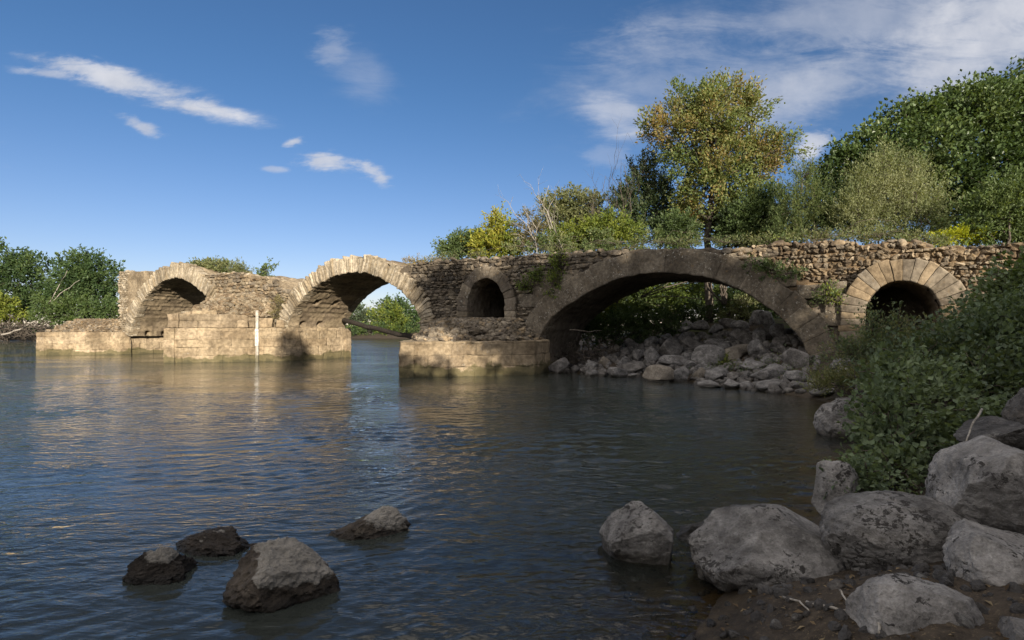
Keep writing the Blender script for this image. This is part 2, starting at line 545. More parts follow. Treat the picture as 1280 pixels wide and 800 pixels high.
def plain_mat(name, a, b, scale=20.0, rough=0.8, bump=0.3):
    m, N = new_mat(name)
    pos = N.node('ShaderNodeTexCoord').outputs['Object']
    n = N.noise(pos, scale, 6, 0.65)
    finish(N, principled(N, N.mix(N.ramp(n, 0.35, 0.65), c4(a), c4(b)), rough, N.bump(n, bump, 0.01), 0.25))
    return m

def ground_mat():
    m, N = new_mat('river_bank_soil')
    geo = N.node('ShaderNodeNewGeometry'); pos = geo.outputs['Position']
    z = N.node('ShaderNodeSeparateXYZ'); N.put(z.inputs[0], pos)
    n1 = N.noise(pos, 0.6, 6, 0.6); n2 = N.noise(pos, 7.0, 8, 0.7); n3 = N.noise(pos, 45.0, 4, 0.7)
    soil = N.mix(N.ramp(n2, 0.3, 0.7), (0.028, 0.022, 0.016, 1), (0.078, 0.061, 0.044, 1))
    lit = N.mix(N.ramp(n3, 0.55, 0.7), soil, (0.15, 0.115, 0.07, 1))
    green = N.mix(N.ramp(n2, 0.35, 0.65), (0.035, 0.05, 0.015, 1), (0.09, 0.10, 0.035, 1))
    far = N.ramp(z.outputs[2], 1.2, 2.0)
    c = N.mix(N.math('MULTIPLY', N.ramp(n1, 0.40, 0.58), far), lit, green)
    mud = N.mix(N.ramp(n2, 0.35, 0.65), (0.045, 0.035, 0.023, 1), (0.105, 0.080, 0.050, 1))
    zz = N.math('ADD', z.outputs[2], N.math('MULTIPLY', N.math('SUBTRACT', n2, 0.5), 0.1))
    wet = N.ramp(zz, 0.26, 0.05)
    c = N.mix(N.ramp(zz, 0.16, 0.02), c, mud)
    c = N.mix(N.math('MULTIPLY', wet, 0.65), c, N.mix(1.0, c, (0.35, 0.33, 0.30, 1), 'MULTIPLY'))
    rough = N.math('SUBTRACT', 0.95, N.math('MULTIPLY', wet, 0.5))
    h = N.math('ADD', n2, N.math('MULTIPLY', n3, 0.4))
    finish(N, principled(N, c, rough, N.bump(h, 0.8, 0.06), 0.2))
    return m

def water_mat():
    m, N = new_mat('river_water')
    geo = N.node('ShaderNodeNewGeometry'); pos = geo.outputs['Position']
    a = N.noise(N.scale(pos, (6.0, 13.0, 1)), 1.0, 3, 0.5, 0.4)
    b = N.noise(N.scale(pos, (2.4, 5.4, 1)), 1.0, 3, 0.5, 0.6)
    gust = N.ramp(N.noise(N.scale(pos, (0.12, 0.22, 1)), 1.0, 4, 0.55), 0.36, 0.62, 0.2, 1.0)
    h = N.math('MULTIPLY', N.math('ADD', N.math('MULTIPLY', a, 0.45), b), gust)
    nb = N.bump(h, 0.7, 0.06)
    depth = N.attr('depth', 'Fac')
    fac = N.math('SUBTRACT', 1.0, N.math('POWER', 2.718, N.math('MULTIPLY', depth, -2.8)))
    tr = N.node('ShaderNodeBsdfTransparent'); tr.inputs[0].default_value = (0.80, 0.72, 0.52, 1)
    df = N.node('ShaderNodeBsdfDiffuse')
    df.inputs[0].default_value = (0.032, 0.037, 0.032, 1)
    under = N.node('ShaderNodeMixShader')
    N.put(under.inputs[0], fac); N.l.new(tr.outputs[0], under.inputs[1]); N.l.new(df.outputs[0], under.inputs[2])
    gl = N.node('ShaderNodeBsdfGlossy'); gl.inputs['Roughness'].default_value = 0.02
    gl.inputs['Color'].default_value = (1, 1, 1, 1)
    N.put(gl.inputs['Normal'], nb)
    fr = N.node('ShaderNodeFresnel'); fr.inputs[0].default_value = 1.33; N.put(fr.inputs['Normal'], nb)
    mx = N.node('ShaderNodeMixShader')
    N.put(mx.inputs[0], fr.outputs[0]); N.l.new(under.outputs[0], mx.inputs[1]); N.l.new(gl.outputs[0], mx.inputs[2])
    finish(N, mx.outputs[0])
    return m

M = dict(
    ashlar=stone_mat('weathered_ashlar', 0.25, 0.8, True, 1.0, 0.35, 0.12, 0.4),
    arch=stone_mat('lichened_arch_stone', 0.9, 1.3, True, 1.1, 0.3, 0.30, 0.5),
    ring_dark=stone_mat('smooth_weathered_face', 1.0, 0.9, True, 1.5, 0.5, 0.2, 0.6),
    rubble=stone_mat('rubble_masonry', 0.45, 1.1, True, 1.3, 0.35, 0.30, 0.6),
    vault=stone_mat('vault_stone', 0.15, 0.8, True, 0.9, 0.3, 0.05, 0.4),
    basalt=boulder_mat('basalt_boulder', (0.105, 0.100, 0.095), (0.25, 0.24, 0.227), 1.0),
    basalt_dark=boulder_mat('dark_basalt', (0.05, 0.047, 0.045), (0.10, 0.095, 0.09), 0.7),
    basalt_brown=boulder_mat('brown_basalt', (0.09, 0.083, 0.076), (0.20, 0.187, 0.172), 0.5),
    basalt_warm=boulder_mat('pale_warm_stone', (0.15, 0.13, 0.105), (0.25, 0.22, 0.175), 0.4),
    river_rock=boulder_mat('silted_river_rock', (0.14, 0.125, 0.105), (0.26, 0.235, 0.20), 0.35, (0.30, -0.25, 1.0, 0.13, 0.26), 0.06),
    river_dark=boulder_mat('wet_river_rock', (0.055, 0.048, 0.042), (0.11, 0.098, 0.085), 0.4, (0.1, -0.3, 1.0, 0.15, 0.30), 0.05),
    leaf=leaf_mat('leaf'), leaf_glossy=leaf_mat('glossy_leaf', 0.38, 0.28),
    needle=leaf_mat('dark_leaf', 0.6, 0.15), dry=leaf_mat('dry_leaf', 0.8, 0.25, (1.1, 1.0, 0.8)),
    bark=bark_mat('grey_brown_bark', (0.045, 0.036, 0.028), (0.13, 0.11, 0.088)),
    bark_pale=bark_mat('pale_dead_bark', (0.17, 0.15, 0.125), (0.36, 0.33, 0.28)),
    bark_dark=bark_mat('dark_wet_bark', (0.02, 0.017, 0.014), (0.055, 0.046, 0.038)),
    post=stone_mat('stained_white_paint', 0.0, 0.2, True, 1.0, 0.3, 0.0, 0.12),
    mark=plain_mat('faded_gauge_mark', (0.20, 0.18, 0.16), (0.34, 0.31, 0.27), 9.0, 0.7),
    ground=ground_mat(), water=water_mat(),
)

# ------------------------------------------------------------------ the river, its banks and bed
WATER_POLY = np.array([
    (-9, -9), (-3.2, -1.2), (-0.6, 1.1), (0.85, 2.7), (1.2, 3.75), (1.75, 4.5), (2.5, 5.1), (3.2, 6.0), (4.1, 7.0), (5.5, 8.6), (6.7, 10.4),
    (7.7, 12.4), (8.4, 14.6), (8.8, 16.3), (8.2, 19.3), (6.7, 22.8), (4.8, 25.3), (2.7, 27.0), (2.8, 31), (3.0, 45), (2.0, 66),
    (-5, 95), (-16, 118), (-38, 124), (-62, 116), (-78, 106), (-105, 103), (-150, 96), (-210, 70), (-260, -20), (-200, -90), (-60, -40)], float)

def bank_h(x, y):
    """ground height: banks rise from the shoreline, the bed falls away from it"""
    x, y = np.asarray(x, float), np.asarray(y, float)
    inside = in_poly(x, y, WATER_POLY)
    d = seg_dist(x, y, WATER_POLY)
    p = np.stack([x, y, np.zeros_like(x)], -1)
    d = np.maximum(0, d + np.where(d < 60, 0.35 * fbm(p * 0.55, 3, 21) * np.clip(d, 0, 1), 0))
    far = np.clip((np.hypot(x, y) - 45) / 40, 0, 1)
    land = np.where(d < 9, 0.262 * d, 2.36 + 0.085 * (np.minimum(d, 32) - 9))
    land = land * (1 - far) + far * np.minimum(0.45 * d, 2.2 + 0.01 * np.minimum(d, 100))
    land = land + 0.10 * fbm(p * 0.8, 4, 22) * np.clip(d / 1.5, 0, 1) + 0.03 * fbm(p * 4.0, 3, 23) * np.clip(d / 0.4, 0, 1)
    bed = -np.minimum(0.21 * d + 0.012 * d * d, 1.8) + 0.04 * fbm(p * 1.5, 3, 24) * np.clip(d, 0, 1)
    return np.where(inside, bed, land)

def axis(lo, hi, d0, d1, step, far):
    a = list(np.arange(d0, d1 + step / 2, step)); s = step
    x = d1
    while x < hi:
        s = min(s * 1.13, far); x += s; a.append(x)
    s = step; x = d0
    while x > lo:
        s = min(s * 1.13, far); x -= s; a.insert(0, x)
    return np.array(a)

def build_ground():
    gx = axis(-1500, 1500, -2.0, 12.0, 0.10, 60); gy = axis(-700, 1900, 0.0, 12.0, 0.10, 60)
    X, Y = np.meshgrid(gx, gy)
    Z = bank_h(X.ravel(), Y.ravel())
    V = np.stack([X.ravel(), Y.ravel(), Z], 1)
    o = build('ground', [(V, grid_faces(len(gy), len(gx)), None)], M['ground'])
    tag(o, 'brown earth banks and stony river bed', kind='structure')

def ray_ground(px, py, lift=0.0, y0=3.0, y1=60.0):
    """where the sight line through a pixel meets the bank (raised by lift)"""
    Y = np.linspace(y0, y1, 3000)
    X = (px - 640) / F_PX * Y; Z = CAM_H + (HOR - py) / F_PX * Y
    hit = np.nonzero(Z - np.maximum(bank_h(X, Y), 0.0) - lift <= 0)[0]
    k = hit[0] if len(hit) else len(Y) - 1
    return np.array([X[k], Y[k], Z[k]])

def build_water():
    rng = np.random.default_rng(5)
    th = np.radians(np.linspace(-68, 68, 640))
    r = 1.6 * np.exp(np.linspace(0, math.log(900 / 1.6), 1000))
    R, T = np.meshgrid(r, th, indexing='ij')
    X = (R * np.sin(T)).ravel(); Y = (R * np.cos(T)).ravel()
    step = (R * (r[1] / r[0] - 1)).ravel()
    Z = np.zeros_like(X)
    p2 = np.stack([X * 0.10, Y * 0.2, np.zeros_like(X)], 1)
    gust = np.clip(0.8 + 0.8 * fbm(p2, 3, 31), 0.2, 1.5)
    p3 = np.stack([X * 0.45, Y * 0.8, np.ones_like(X)], 1)
    gust = gust * np.clip(0.9 + 0.55 * fbm(p3, 3, 32), 0.3, 1.6)
    wx = X + 0.25 * vnoise(np.stack([X * 0.7, Y * 0.7, X * 0], 1), 33); wy = Y + 0.25 * vnoise(np.stack([X * 0.7, Y * 0.7, X * 0 + 9], 1), 34)
    for k in range(90):
        lam = float(np.exp(rng.uniform(math.log(0.08), math.log(0.55))))
        ang = rng.normal(math.radians(108), 0.42)         # travel direction, crests mostly across the view
        q = 2 * math.pi / lam
        amp = 0.0042 * lam ** 0.95 * (1.6 if 0.11 < lam < 0.32 else 0.75) * rng.uniform(0.6, 1.3)
        fade = np.clip((lam / (step * 2.2) - 1.0), 0, 1)
        Z += amp * fade * np.sin(q * (wx * math.cos(ang) + wy * math.sin(ang)) + rng.uniform(0, 6.28))
    Z *= gust
    h = np.empty_like(X)
    h[:] = -1.8
    near = R.ravel() < 60
    h[near] = bank_h(X[near], Y[near])
    depth = np.clip(-h, 0, 3)
    V = np.stack([X, Y, Z], 1)
    Fc = grid_faces(len(r), len(th))
    # the rest of the water surface, behind and beside the camera
    a2 = np.radians(np.linspace(68, 292, 60)); r2 = 1.6 * np.exp(np.linspace(0, math.log(900 / 1.6), 40))
    R2, T2 = np.meshgrid(r2, a2, indexing='ij')
    V2 = np.stack([(R2 * np.sin(T2)).ravel(), (R2 * np.cos(T2)).ravel(), np.zeros(R2.size)], 1)
    F2 = grid_faces(len(r2), len(a2))
    o = build('water', [(V, Fc, None), (V2, F2, None)], M['water'])
    at = o.data.attributes.new('depth', 'FLOAT', 'POINT')
    at.data.foreach_set('value', np.concatenate([depth, np.full(len(V2), 1.8)]).astype(np.float32))
    tag(o, 'rippled blue and brown river water', kind='structure')

build_ground()
build_water()

# ------------------------------------------------------------------ the ruined stone bridge
# bridge axes: u along it (rightwards), w away from the camera, z up
BX, BY, BA = 1.913, 27.2, math.radians(29.6)
BC, BS = math.cos(BA), math.sin(BA)
THICK = 5.0

def UW(px, py, w=0.0):
    """(u, z) on the bridge plane at depth w behind its face, from a photo pixel"""
    a = (px - 640.0) / F_PX
    u = (a * BY + a * w * BC - BX - w * BS) / (BC + a * BS)
    Y = BY - u * BS + w * BC
    return u, CAM_H + (HOR - py) / F_PX * Y

def to_world(u, w, z):
    return np.array([BX + u * BC + w * BS, BY - u * BS + w * BC, z])

def poly_px(pts, w=0.0):
    return np.array([UW(x, y, w) for x, y in pts])

def resample(p, step):
    p = np.asarray(p, float)
    s = np.concatenate([[0], np.cumsum(np.hypot(*np.diff(p, axis=0).T))])
    n = max(2, int(round(s[-1] / step)) + 1)
    t = np.linspace(0, s[-1], n)
    return np.stack([np.interp(t, s, p[:, 0]), np.interp(t, s, p[:, 1])], 1)

def smooth_line(p, k=3):
    p = resample(p, 0.25)
    for _ in range(k):
        q = p.copy(); q[1:-1] = 0.25 * p[:-2] + 0.5 * p[1:-1] + 0.25 * p[2:]; p = q
    return p

def normals2(p):
    t = np.gradient(p, axis=0); t /= np.linalg.norm(t, axis=1, keepdims=True)
    return np.stack([-t[:, 1], t[:, 0]], 1)          # outwards (up) when the curve runs left to right

ARCH_A = smooth_line(poly_px([(671.5, 486), (671.5, 440), (674, 424), (681, 407.5), (695, 392), (715, 378), (742, 362), (775, 347.5), (808, 341.5), (840, 341),
                              (870, 343.6), (900, 350.5), (930, 364), (960, 383.5), (984, 403), (1002, 424), (1013, 448), (1018, 478)]))
ARCH_B = smooth_line(poly_px([(356, 424), (358, 405), (364, 392.5), (376, 376), (388, 364), (400, 354.5), (412.5, 347.5), (430, 341.5), (447.5, 339.5),
                              (462, 342), (475, 347), (488, 354.5), (502, 364), (512.5, 375), (521, 387.5), (526, 400), (528.5, 424)]))
ARCH_C = smooth_line(poly_px([(164, 420), (166, 405), (170, 395), (177.5, 380), (186, 366.5), (197.5, 356), (210, 349), (222.5, 347), (235, 351),
                              (247.5, 359.5), (258, 370.5), (265, 382), (271, 396), (274, 412)]))
OPEN_A = smooth_line(poly_px([(584.5, 404), (585, 380), (587, 366), (593, 355), (601, 349), (609, 347), (618, 350), (626, 358), (630, 368), (631.5, 380), (631.5, 404)]), 1)
def round_top(uc, zs, r, zb, n=26):
    a = np.linspace(math.pi, 0, n)
    return np.concatenate([[(uc - r, zb)], np.stack([uc + r * np.cos(a), zs + r * np.sin(a)], 1), [(uc + r, zb)]])
OPEN_B = resample(round_top(13.85, 2.62, 1.12, 1.5), 0.12)

TOP_PX = [(147.5, 339), (170, 339), (192, 339), (203, 341), (262, 343), (287, 340), (320, 346), (333, 346), (343, 351), (355, 364),
          (372, 362), (500, 335), (510, 330), (535, 328), (552, 326), (560, 325), (610, 323), (640, 320.5), (675, 318), (725, 315), (775, 313), (820, 311),
          (870, 311), (915, 310), (960, 305), (1020, 302.5), (1036, 301), (1078, 304), (1138, 299), (1168, 308), (1215, 309), (1280, 303)]
TOP = poly_px(TOP_PX)
U0, U1 = TOP[0, 0], 21.5
def top_z(u):
    return np.interp(u, TOP[:, 0], TOP[:, 1])

def band(curve, t):
    """curve pushed outwards by t"""
    return curve + normals2(curve) * t

def hole_poly(curve, t):
    c = band(curve, t)
    return np.concatenate([[(c[0, 0], -4)], c, [(c[-1, 0], -4)]])

T_A, T_B, T_C = 1.05, 0.95, 1.05
HOLES = [hole_poly(ARCH_A, 0.35), hole_poly(ARCH_B, 0.35), hole_poly(ARCH_C, 0.35), hole_poly(OPEN_A, 0.3), hole_poly(OPEN_B, 0.3)]
RINGS = [hole_poly(ARCH_A, T_A), hole_poly(ARCH_B, T_B), hole_poly(ARCH_C, T_C), hole_poly(OPEN_A, 0.62), hole_poly(OPEN_B, 0.78)]

BR = empty('stone_bridge', (BX, BY, 0), 'ruined Roman stone bridge with three arches standing in the river', 'bridge', rz=-BA)

GREY = [(0.20, 0.175, 0.14), (0.25, 0.22, 0.175), (0.17, 0.15, 0.125), (0.29, 0.255, 0.20)]
DARKST = [(0.11, 0.097, 0.08), (0.15, 0.13, 0.105), (0.19, 0.165, 0.13), (0.085, 0.078, 0.068)]
TAN = [(0.343, 0.282, 0.195), (0.382, 0.315, 0.224), (0.315, 0.253, 0.172)]
LIMEST = [(0.386, 0.345, 0.267), (0.442, 0.396, 0.313), (0.322, 0.281, 0.212), (0.478, 0.437, 0.354), (0.285, 0.244, 0.179)]
OCHRE = [(0.253, 0.201, 0.135), (0.302, 0.246, 0.172), (0.213, 0.164, 0.110), (0.335, 0.286, 0.213), (0.172, 0.139, 0.102)]

def recess(u, z):
    """how far the wall core stands behind the face: the upper rubble of the right end is set back"""
    r = np.full(np.shape(u), 0.16)
    return r + np.where((u > 8.6) & (z > np.interp(u, [8.6, 10, 12, 13, 19], [4.6, 4.15, 3.45, 3.3, 3.2])), 0.36, 0.0)

def wall_face(w_of, flip, seed, step=0.11):
    us = np.arange(U0, U1 + step, step); n = 64
    tz = top_z(us) + 0.06 * fbm(np.stack([us * 2.2, us * 0, us * 0 + seed], 1), 3, 41)
    t = np.linspace(0, 1, n)
    U, T = np.meshgrid(us, t, indexing='ij')
    Z = -1.5 + (tz[:, None] + 1.5) * T
    W = w_of(U, Z)
    nz = fbm(np.stack([U * 1.7, Z * 3.0, W * 0 + seed], -1), 4, 42)
    W = W + (0.05 * nz if not flip else -0.05 * nz)
    V = np.stack([U.ravel(), W.ravel(), Z.ravel()], 1)
    Fq = grid_faces(len(us), n)
    cu, cz = V[Fq][:, :, 0].mean(1), V[Fq][:, :, 2].mean(1)
    keep = np.ones(len(Fq), bool)
    for h in HOLES: keep &= ~in_poly(cu, cz, h)
    Fq = Fq[keep]
    if flip: Fq = Fq[:, ::-1]
    return V, Fq, us, tz

def tint_wall(V):
    u = V[:, 0]
    left = np.clip((-9 - u) / 3, 0, 1)[:, None]; right = (np.clip((u - 8.5) / 2, 0, 1) * np.clip((V[:, 2] - 3.2) / 0.6, 0, 1))[:, None]
    base = np.array([[0.15, 0.13, 0.105]])
    c = base * (1 - left) + np.array([[0.33, 0.275, 0.195]]) * left
    return c * (1 - right) + np.array([[0.25, 0.185, 0.115]]) * right

def rows(u0, u1, z0, z1, hr, wr, rng, ok):
    """courses of irregular stones inside a region; -> centres (u, z) and half sizes"""
    C, H = [], []
    z = z0
    while z < z1:
        h = rng.uniform(*hr); u = u0 + rng.uniform(-0.3, 0)
        while u < u1:
            wd = rng.uniform(*wr)
            cu, cz = u + wd / 2, z + h / 2 + rng.normal(0, h * 0.10)
            if ok(np.array([cu]), np.array([cz]))[0]:
                C.append((cu, cz)); H.append((wd * 0.53, h * 0.56))
            u += wd
        z += h
    return np.array(C), np.array(H)

def clear(u, z, pad=0.0):
    r = z < top_z(u) - 0.02 + pad
    for h in RINGS: r &= ~in_poly(u, z, h)
    return r

def face_stones(u0, u1, z0, z1, hr, wr, depth, cols, rng, ok, proud=0.06, base=ICO2, power=3.4, rough=0.14, set_back=True, facets=4):
    C, H = rows(u0, u1, z0, z1, hr, wr, rng, ok)
    if not len(C): return None
    n = len(C); dp = rng.uniform(depth * 0.8, depth * 1.2, n)
    w = (recess(C[:, 0], C[:, 1]) if set_back else 0.0) - proud + dp * 0.75 + rng.normal(0, 0.025, n)
    cen = np.stack([C[:, 0], w, C[:, 1]], 1)
    half = np.stack([H[:, 0], dp, H[:, 1]], 1)
    return stones(cen, half, rng, base, power, rough, facets, 0.07, cols)

def build_bridge():
    rng = np.random.default_rng(77)
    # --- core of the spandrel walls: front, back, top and left end
    Vf, Ff, us, tz = wall_face(lambda u, z: recess(u, z), False, 1)
    Vb, Fb, us2, tz2 = wall_face(lambda u, z: np.full(np.shape(u), THICK), True, 2)
    n = 64
    fi = np.arange(len(us)) * n + n - 1
    ws = np.linspace(0, 1, 26)
    front, back = Vf[fi], Vb[fi]
    T = front[:, None] * (1 - ws[None, :, None]) + back[:, None] * ws[None, :, None]
    crown = np.sin(ws * math.pi) ** 0.5
    T[:, :, 2] += 0.12 * crown[None] * fbm(T * 1.3, 3, 45) - 0.25 * crown[None] * np.clip(fbm(T * 0.5, 2, 46), 0, 1)
    Vt = T.reshape(-1, 3)
    Ft = grid_faces(len(us), len(ws))[:, ::-1]
    cu = Vt[Ft][:, :, 0].mean(1); cz = Vt[Ft][:, :, 2].mean(1)
    keep = np.ones(len(Ft), bool)
    for h in HOLES[:3]: keep &= ~in_poly(cu, cz, h)
    Ft = Ft[keep]
    zt = np.linspace(-1.5, tz[0], 40)
    E = np.stack(np.meshgrid(zt, np.linspace(0.16, THICK, 26), indexing='ij'), -1)
    ex = U0 + 0.10 * fbm(np.stack([E[..., 0] * 2, E[..., 1] * 2, E[..., 0] * 0], -1), 3, 47)
    Ve = np.stack([ex.ravel(), E[..., 1].ravel(), E[..., 0].ravel()], 1)
    build('wall', [(Vf, Ff, tint_wall(Vf)), (Vb, Fb, tint_wall(Vb)), (Vt, Ft, tint_wall(Vt)), (Ve, grid_faces(40, 26), tint_wall(Ve))], M['rubble'], BR)

    # --- facing stones
    okL = lambda u, z: clear(u, z)
    ch = []
    ch.append(face_stones(U0, -38.3, 1.6, 6.6, (0.10, 0.22), (0.14, 0.40), 0.15, LIMEST, rng, okL, 0.055, ICO2, 4.5, 0.12))
    ch.append(face_stones(-28.5, -18, 2.6, 6.6, (0.09, 0.24), (0.16, 0.62), 0.2, LIMEST[2:3] + LIMEST[4:] + OCHRE[:3] + GREY[:2], rng, okL, 0.10, ICO2, 4.0, 0.2))
    for c in ch:
        if c: build('spandrel_stones', [c], M['rubble'], BR, smooth=False)
    ch = [face_stones(-8.6, 1.8, 1.3, 6.2, (0.09, 0.24), (0.13, 0.5), 0.17, DARKST + GREY[:2], rng,
                      lambda u, z: clear(u, z) & ((u < -0.9) | (z > 4.4)), 0.085, ICO2, 4.0, 0.22)]
    ch.append(face_stones(1.0, 9.5, 4.2, 6.0, (0.16, 0.28), (0.3, 0.8), 0.16, DARKST + GREY, rng, lambda u, z: clear(u, z), 0.09))
    # big smooth-faced blocks round the feet of the wide arch
    for c in ch:
        if c: build('spandrel_stones', [c], M['rubble'], BR, smooth=False)
    C, H = rows(-1.6, 2.5, 0.6, 4.4, (0.45, 0.62), (0.7, 1.3), rng, lambda u, z: clear(u, z) & (u > -1.25) & (z < top_z(u) - 0.8))
    C2, H2 = rows(8.6, 20, 0.6, 4.3, (0.4, 0.6), (0.6, 1.2), rng, lambda u, z: clear(u, z) & (z < np.interp(u, [8.6, 10, 12, 13, 19], [4.75, 4.2, 3.5, 3.3, 3.2])))
    mid2 = C2[:, 0] < 14
    for C, H in ((C, H), (C2[mid2], H2[mid2]), (C2[~mid2], H2[~mid2])):
      cen = np.stack([C[:, 0], 0.28 + rng.normal(0, 0.006, len(C)), C[:, 1]], 1)
      build('facing_block', [blocks(cen, np.stack([H[:, 0], np.full(len(C), 0.27), H[:, 1] * 0.985], 1), rng, None, 0.02, 0.035, [(0.175, 0.155, 0.125), (0.19, 0.168, 0.135), (0.16, 0.142, 0.115)], 0.06)], M['ring_dark'], BR)
    # tumbled parapet rubble on the right end
    upper = lambda u, z: clear(u, z, 0.05) & (z > np.interp(u, [8.6, 10, 12, 13, 19], [4.7, 4.2, 3.5, 3.35, 3.2]))
    ch = [face_stones(8.4, 21, 3.1, 6.0, (0.11, 0.23), (0.12, 0.33), 0.18, OCHRE + GREY[:2], rng, upper, 0.12, ICO3, 3.0, 0.3, True, 8)]
    build('parapet_rubble', ch, M['rubble'], BR, smooth=False)
    # loose coping stones along the top edge
    cu = []; u = -8.4
    while u < 20.5:
        if not (2.6 < u < 8.0): cu.append(u)
        u += rng.uniform(0.2, 0.5)
    cu = np.array(cu)
    hs = np.stack([rng.uniform(0.12, 0.26, len(cu)), rng.uniform(0.14, 0.26, len(cu)), rng.uniform(0.08, 0.18, len(cu))], 1)
    cen = np.stack([cu, recess(cu, top_z(cu)) + rng.uniform(-0.05, 0.5, len(cu)), top_z(cu) + rng.uniform(-0.10, 0.06, len(cu))], 1)
    lc = cu < 8
    build('coping_stones', [stones(cen[lc], hs[lc], rng, ICO2, 3, 0.15, 4, 0.2, DARKST + GREY), stones(cen[~lc], hs[~lc], rng, ICO3, 2.5, 0.16, 4, 0.25, OCHRE)], M['rubble'], BR)
    cu = rng.uniform(U0, -18.8, 70)
    cu = cu[~((cu > -37.3) & (cu < -28.3))]
    hs = rng.uniform(0.08, 0.22, (len(cu), 3)); hs[:, 2] *= 0.7
    cen = np.stack([cu, rng.uniform(0.1, 1.2, len(cu)), top_z(cu) - 0.02], 1)
    build('coping_stones', [stones(cen, hs, rng, ICO2, 3, 0.16, 4, 0.2, LIMEST)], M['rubble'], BR)

    # --- the arches: voussoir ring at each face and the vault between
    def voussoirs(curve, t, w0, dw, width, cols, proud, tvar=0.06, gap=0.965, rgh=0.03, wob=0.018, rr=0.035):
        c = resample(curve, width); nn = normals2(c)
        mid = 0.5 * (c[1:] + c[:-1]); nm = 0.5 * (nn[1:] + nn[:-1]); nm /= np.linalg.norm(nm, axis=1, keepdims=True)
        tan = np.stack([nm[:, 1], -nm[:, 0]], 1)
        k = len(mid); tv = t * (1 + rng.uniform(-tvar, tvar, k))
        fan = 1 + 0.5 * t * np.abs(np.gradient(np.unwrap(np.arctan2(tan[:, 1], tan[:, 0])))) / width
        wl = np.hypot(*(c[1:] - c[:-1]).T) * 0.5
        cen = np.stack([mid[:, 0] + nm[:, 0] * tv / 2, np.full(k, w0 + dw) - proud + rng.normal(0, wob, k), mid[:, 1] + nm[:, 1] * tv / 2], 1)
        half = np.stack([wl * gap * fan, np.full(k, dw), tv / 2], 1)
        ax = np.zeros((k, 3, 3))
        ax[:, 0, 0], ax[:, 2, 0] = tan[:, 0], tan[:, 1]
        ax[:, 1, 1] = 1
        ax[:, 0, 2], ax[:, 2, 2] = nm[:, 0], nm[:, 1]
        V, Fc, C = blocks(cen, half, rng, ax, rr, rgh, cols, 0.05 if wob < 0.01 else 0.14)
        # taper every stone towards the opening
        Vr = V.reshape(k, -1, 3); d = Vr - cen[:, None]
        a = np.einsum('nmi,ni->nm', d, ax[:, :, 0]); r = np.einsum('nmi,ni->nm', d, ax[:, :, 2])
        sc = 1 + (fan[:, None] - 1) / fan[:, None] * (r / half[:, 2:3])
        sc = np.clip(sc, 0.6, 1.6)
        Vr = Vr + ((sc - 1) * a)[:, :, None] * ax[:, None, :, 0]
        return Vr.reshape(-1, 3), Fc, C

    def vault(curve, t, w0, w1, cols, holes=(), out=True, seed=0, extr=True):
        c = resample(curve, 0.11); nn = normals2(c)
        ws = np.linspace(w0, w1, int((w1 - w0) / 0.11) + 1)
        s = np.concatenate([[0], np.cumsum(np.hypot(*np.diff(c, axis=0).T))])
        S, W = np.meshgrid(s, ws, indexing='ij')
        course = np.floor(S / 0.42)
        joint = np.minimum(np.mod(S, 0.42), 0.42 - np.mod(S, 0.42))
        bl = np.mod(W + course * 0.37, 0.95); jb = np.minimum(bl, 0.95 - bl)
        ids = course * 31 + np.floor((W + course * 0.37) / 0.95)
        off = _hash(course.astype(np.int64), np.floor((W + course * 0.37) / 0.95).astype(np.int64), np.zeros_like(course).astype(np.int64), seed)
        push = 0.04 * off - 0.05 * (joint < 0.04) - 0.04 * (jb < 0.05) + 0.03 * fbm(np.stack([S, W, S * 0 + seed], -1) * 2.2, 3, 61)
        for (hs, hw) in holes:
            push = np.where((np.abs(S - hs) < 0.19) & (np.abs(W - hw) < 0.19), 0.7, push)
        V = np.stack([c[:, 0][:, None] + nn[:, 0][:, None] * push, W, c[:, 1][:, None] + nn[:, 1][:, None] * push], -1).reshape(-1, 3)
        base = np.asarray(cols)[(off * (len(cols) - 0.01)).astype(int)]
        ch = [(V, grid_faces(len(c), len(ws)), base.reshape(-1, 3))]
        if extr:
            tt = t + 0.07 * fbm(np.stack([S, W, S * 0 + 5], -1) * 1.8, 4, 62) - 0.05
            Ve = np.stack([c[:, 0][:, None] + nn[:, 0][:, None] * tt, W, c[:, 1][:, None] + nn[:, 1][:, None] * tt], -1).reshape(-1, 3)
            ch.append((Ve, grid_faces(len(c), len(ws))[:, ::-1], base.reshape(-1, 3)))
        return ch

    LIGHT_RING = [LIMEST[0], LIMEST[2], LIMEST[1], (0.33, 0.28, 0.20)]
    for curve, t, wd, cols, vcols, holes, seed in (
            (ARCH_A, T_A, 0.52, [(0.175, 0.155, 0.125), (0.19, 0.168, 0.135), (0.165, 0.147, 0.12)], [(0.17, 0.15, 0.125), (0.20, 0.175, 0.145), (0.15, 0.13, 0.11)], (), 1),
            (ARCH_B, T_B, 0.135, LIGHT_RING, [(0.30, 0.25, 0.175), (0.35, 0.29, 0.205), (0.25, 0.205, 0.15)],
             ((1.0, 1.2), (1.0, 2.7), (2.9, 1.3), (2.9, 2.9)), 2),
            (ARCH_C, T_C, 0.14, LIGHT_RING, [(0.30, 0.25, 0.175), (0.35, 0.29, 0.205), (0.26, 0.215, 0.155)], ((0.25, 1.2), (0.25, 2.6), (0.25, 3.6)), 3)):
        v = empty_part('arch', BR)
        big = wd > 0.4
        build('voussoirs', [voussoirs(curve, t, 0.0, 0.32, wd, cols, 0.07, 0.05 if big else 0.15, 1.03 if big else 1.0, 0.035 if big else 0.055, 0.008 if big else 0.04, 0.018 if big else 0.03)], M['ring_dark' if big else 'arch'], v)
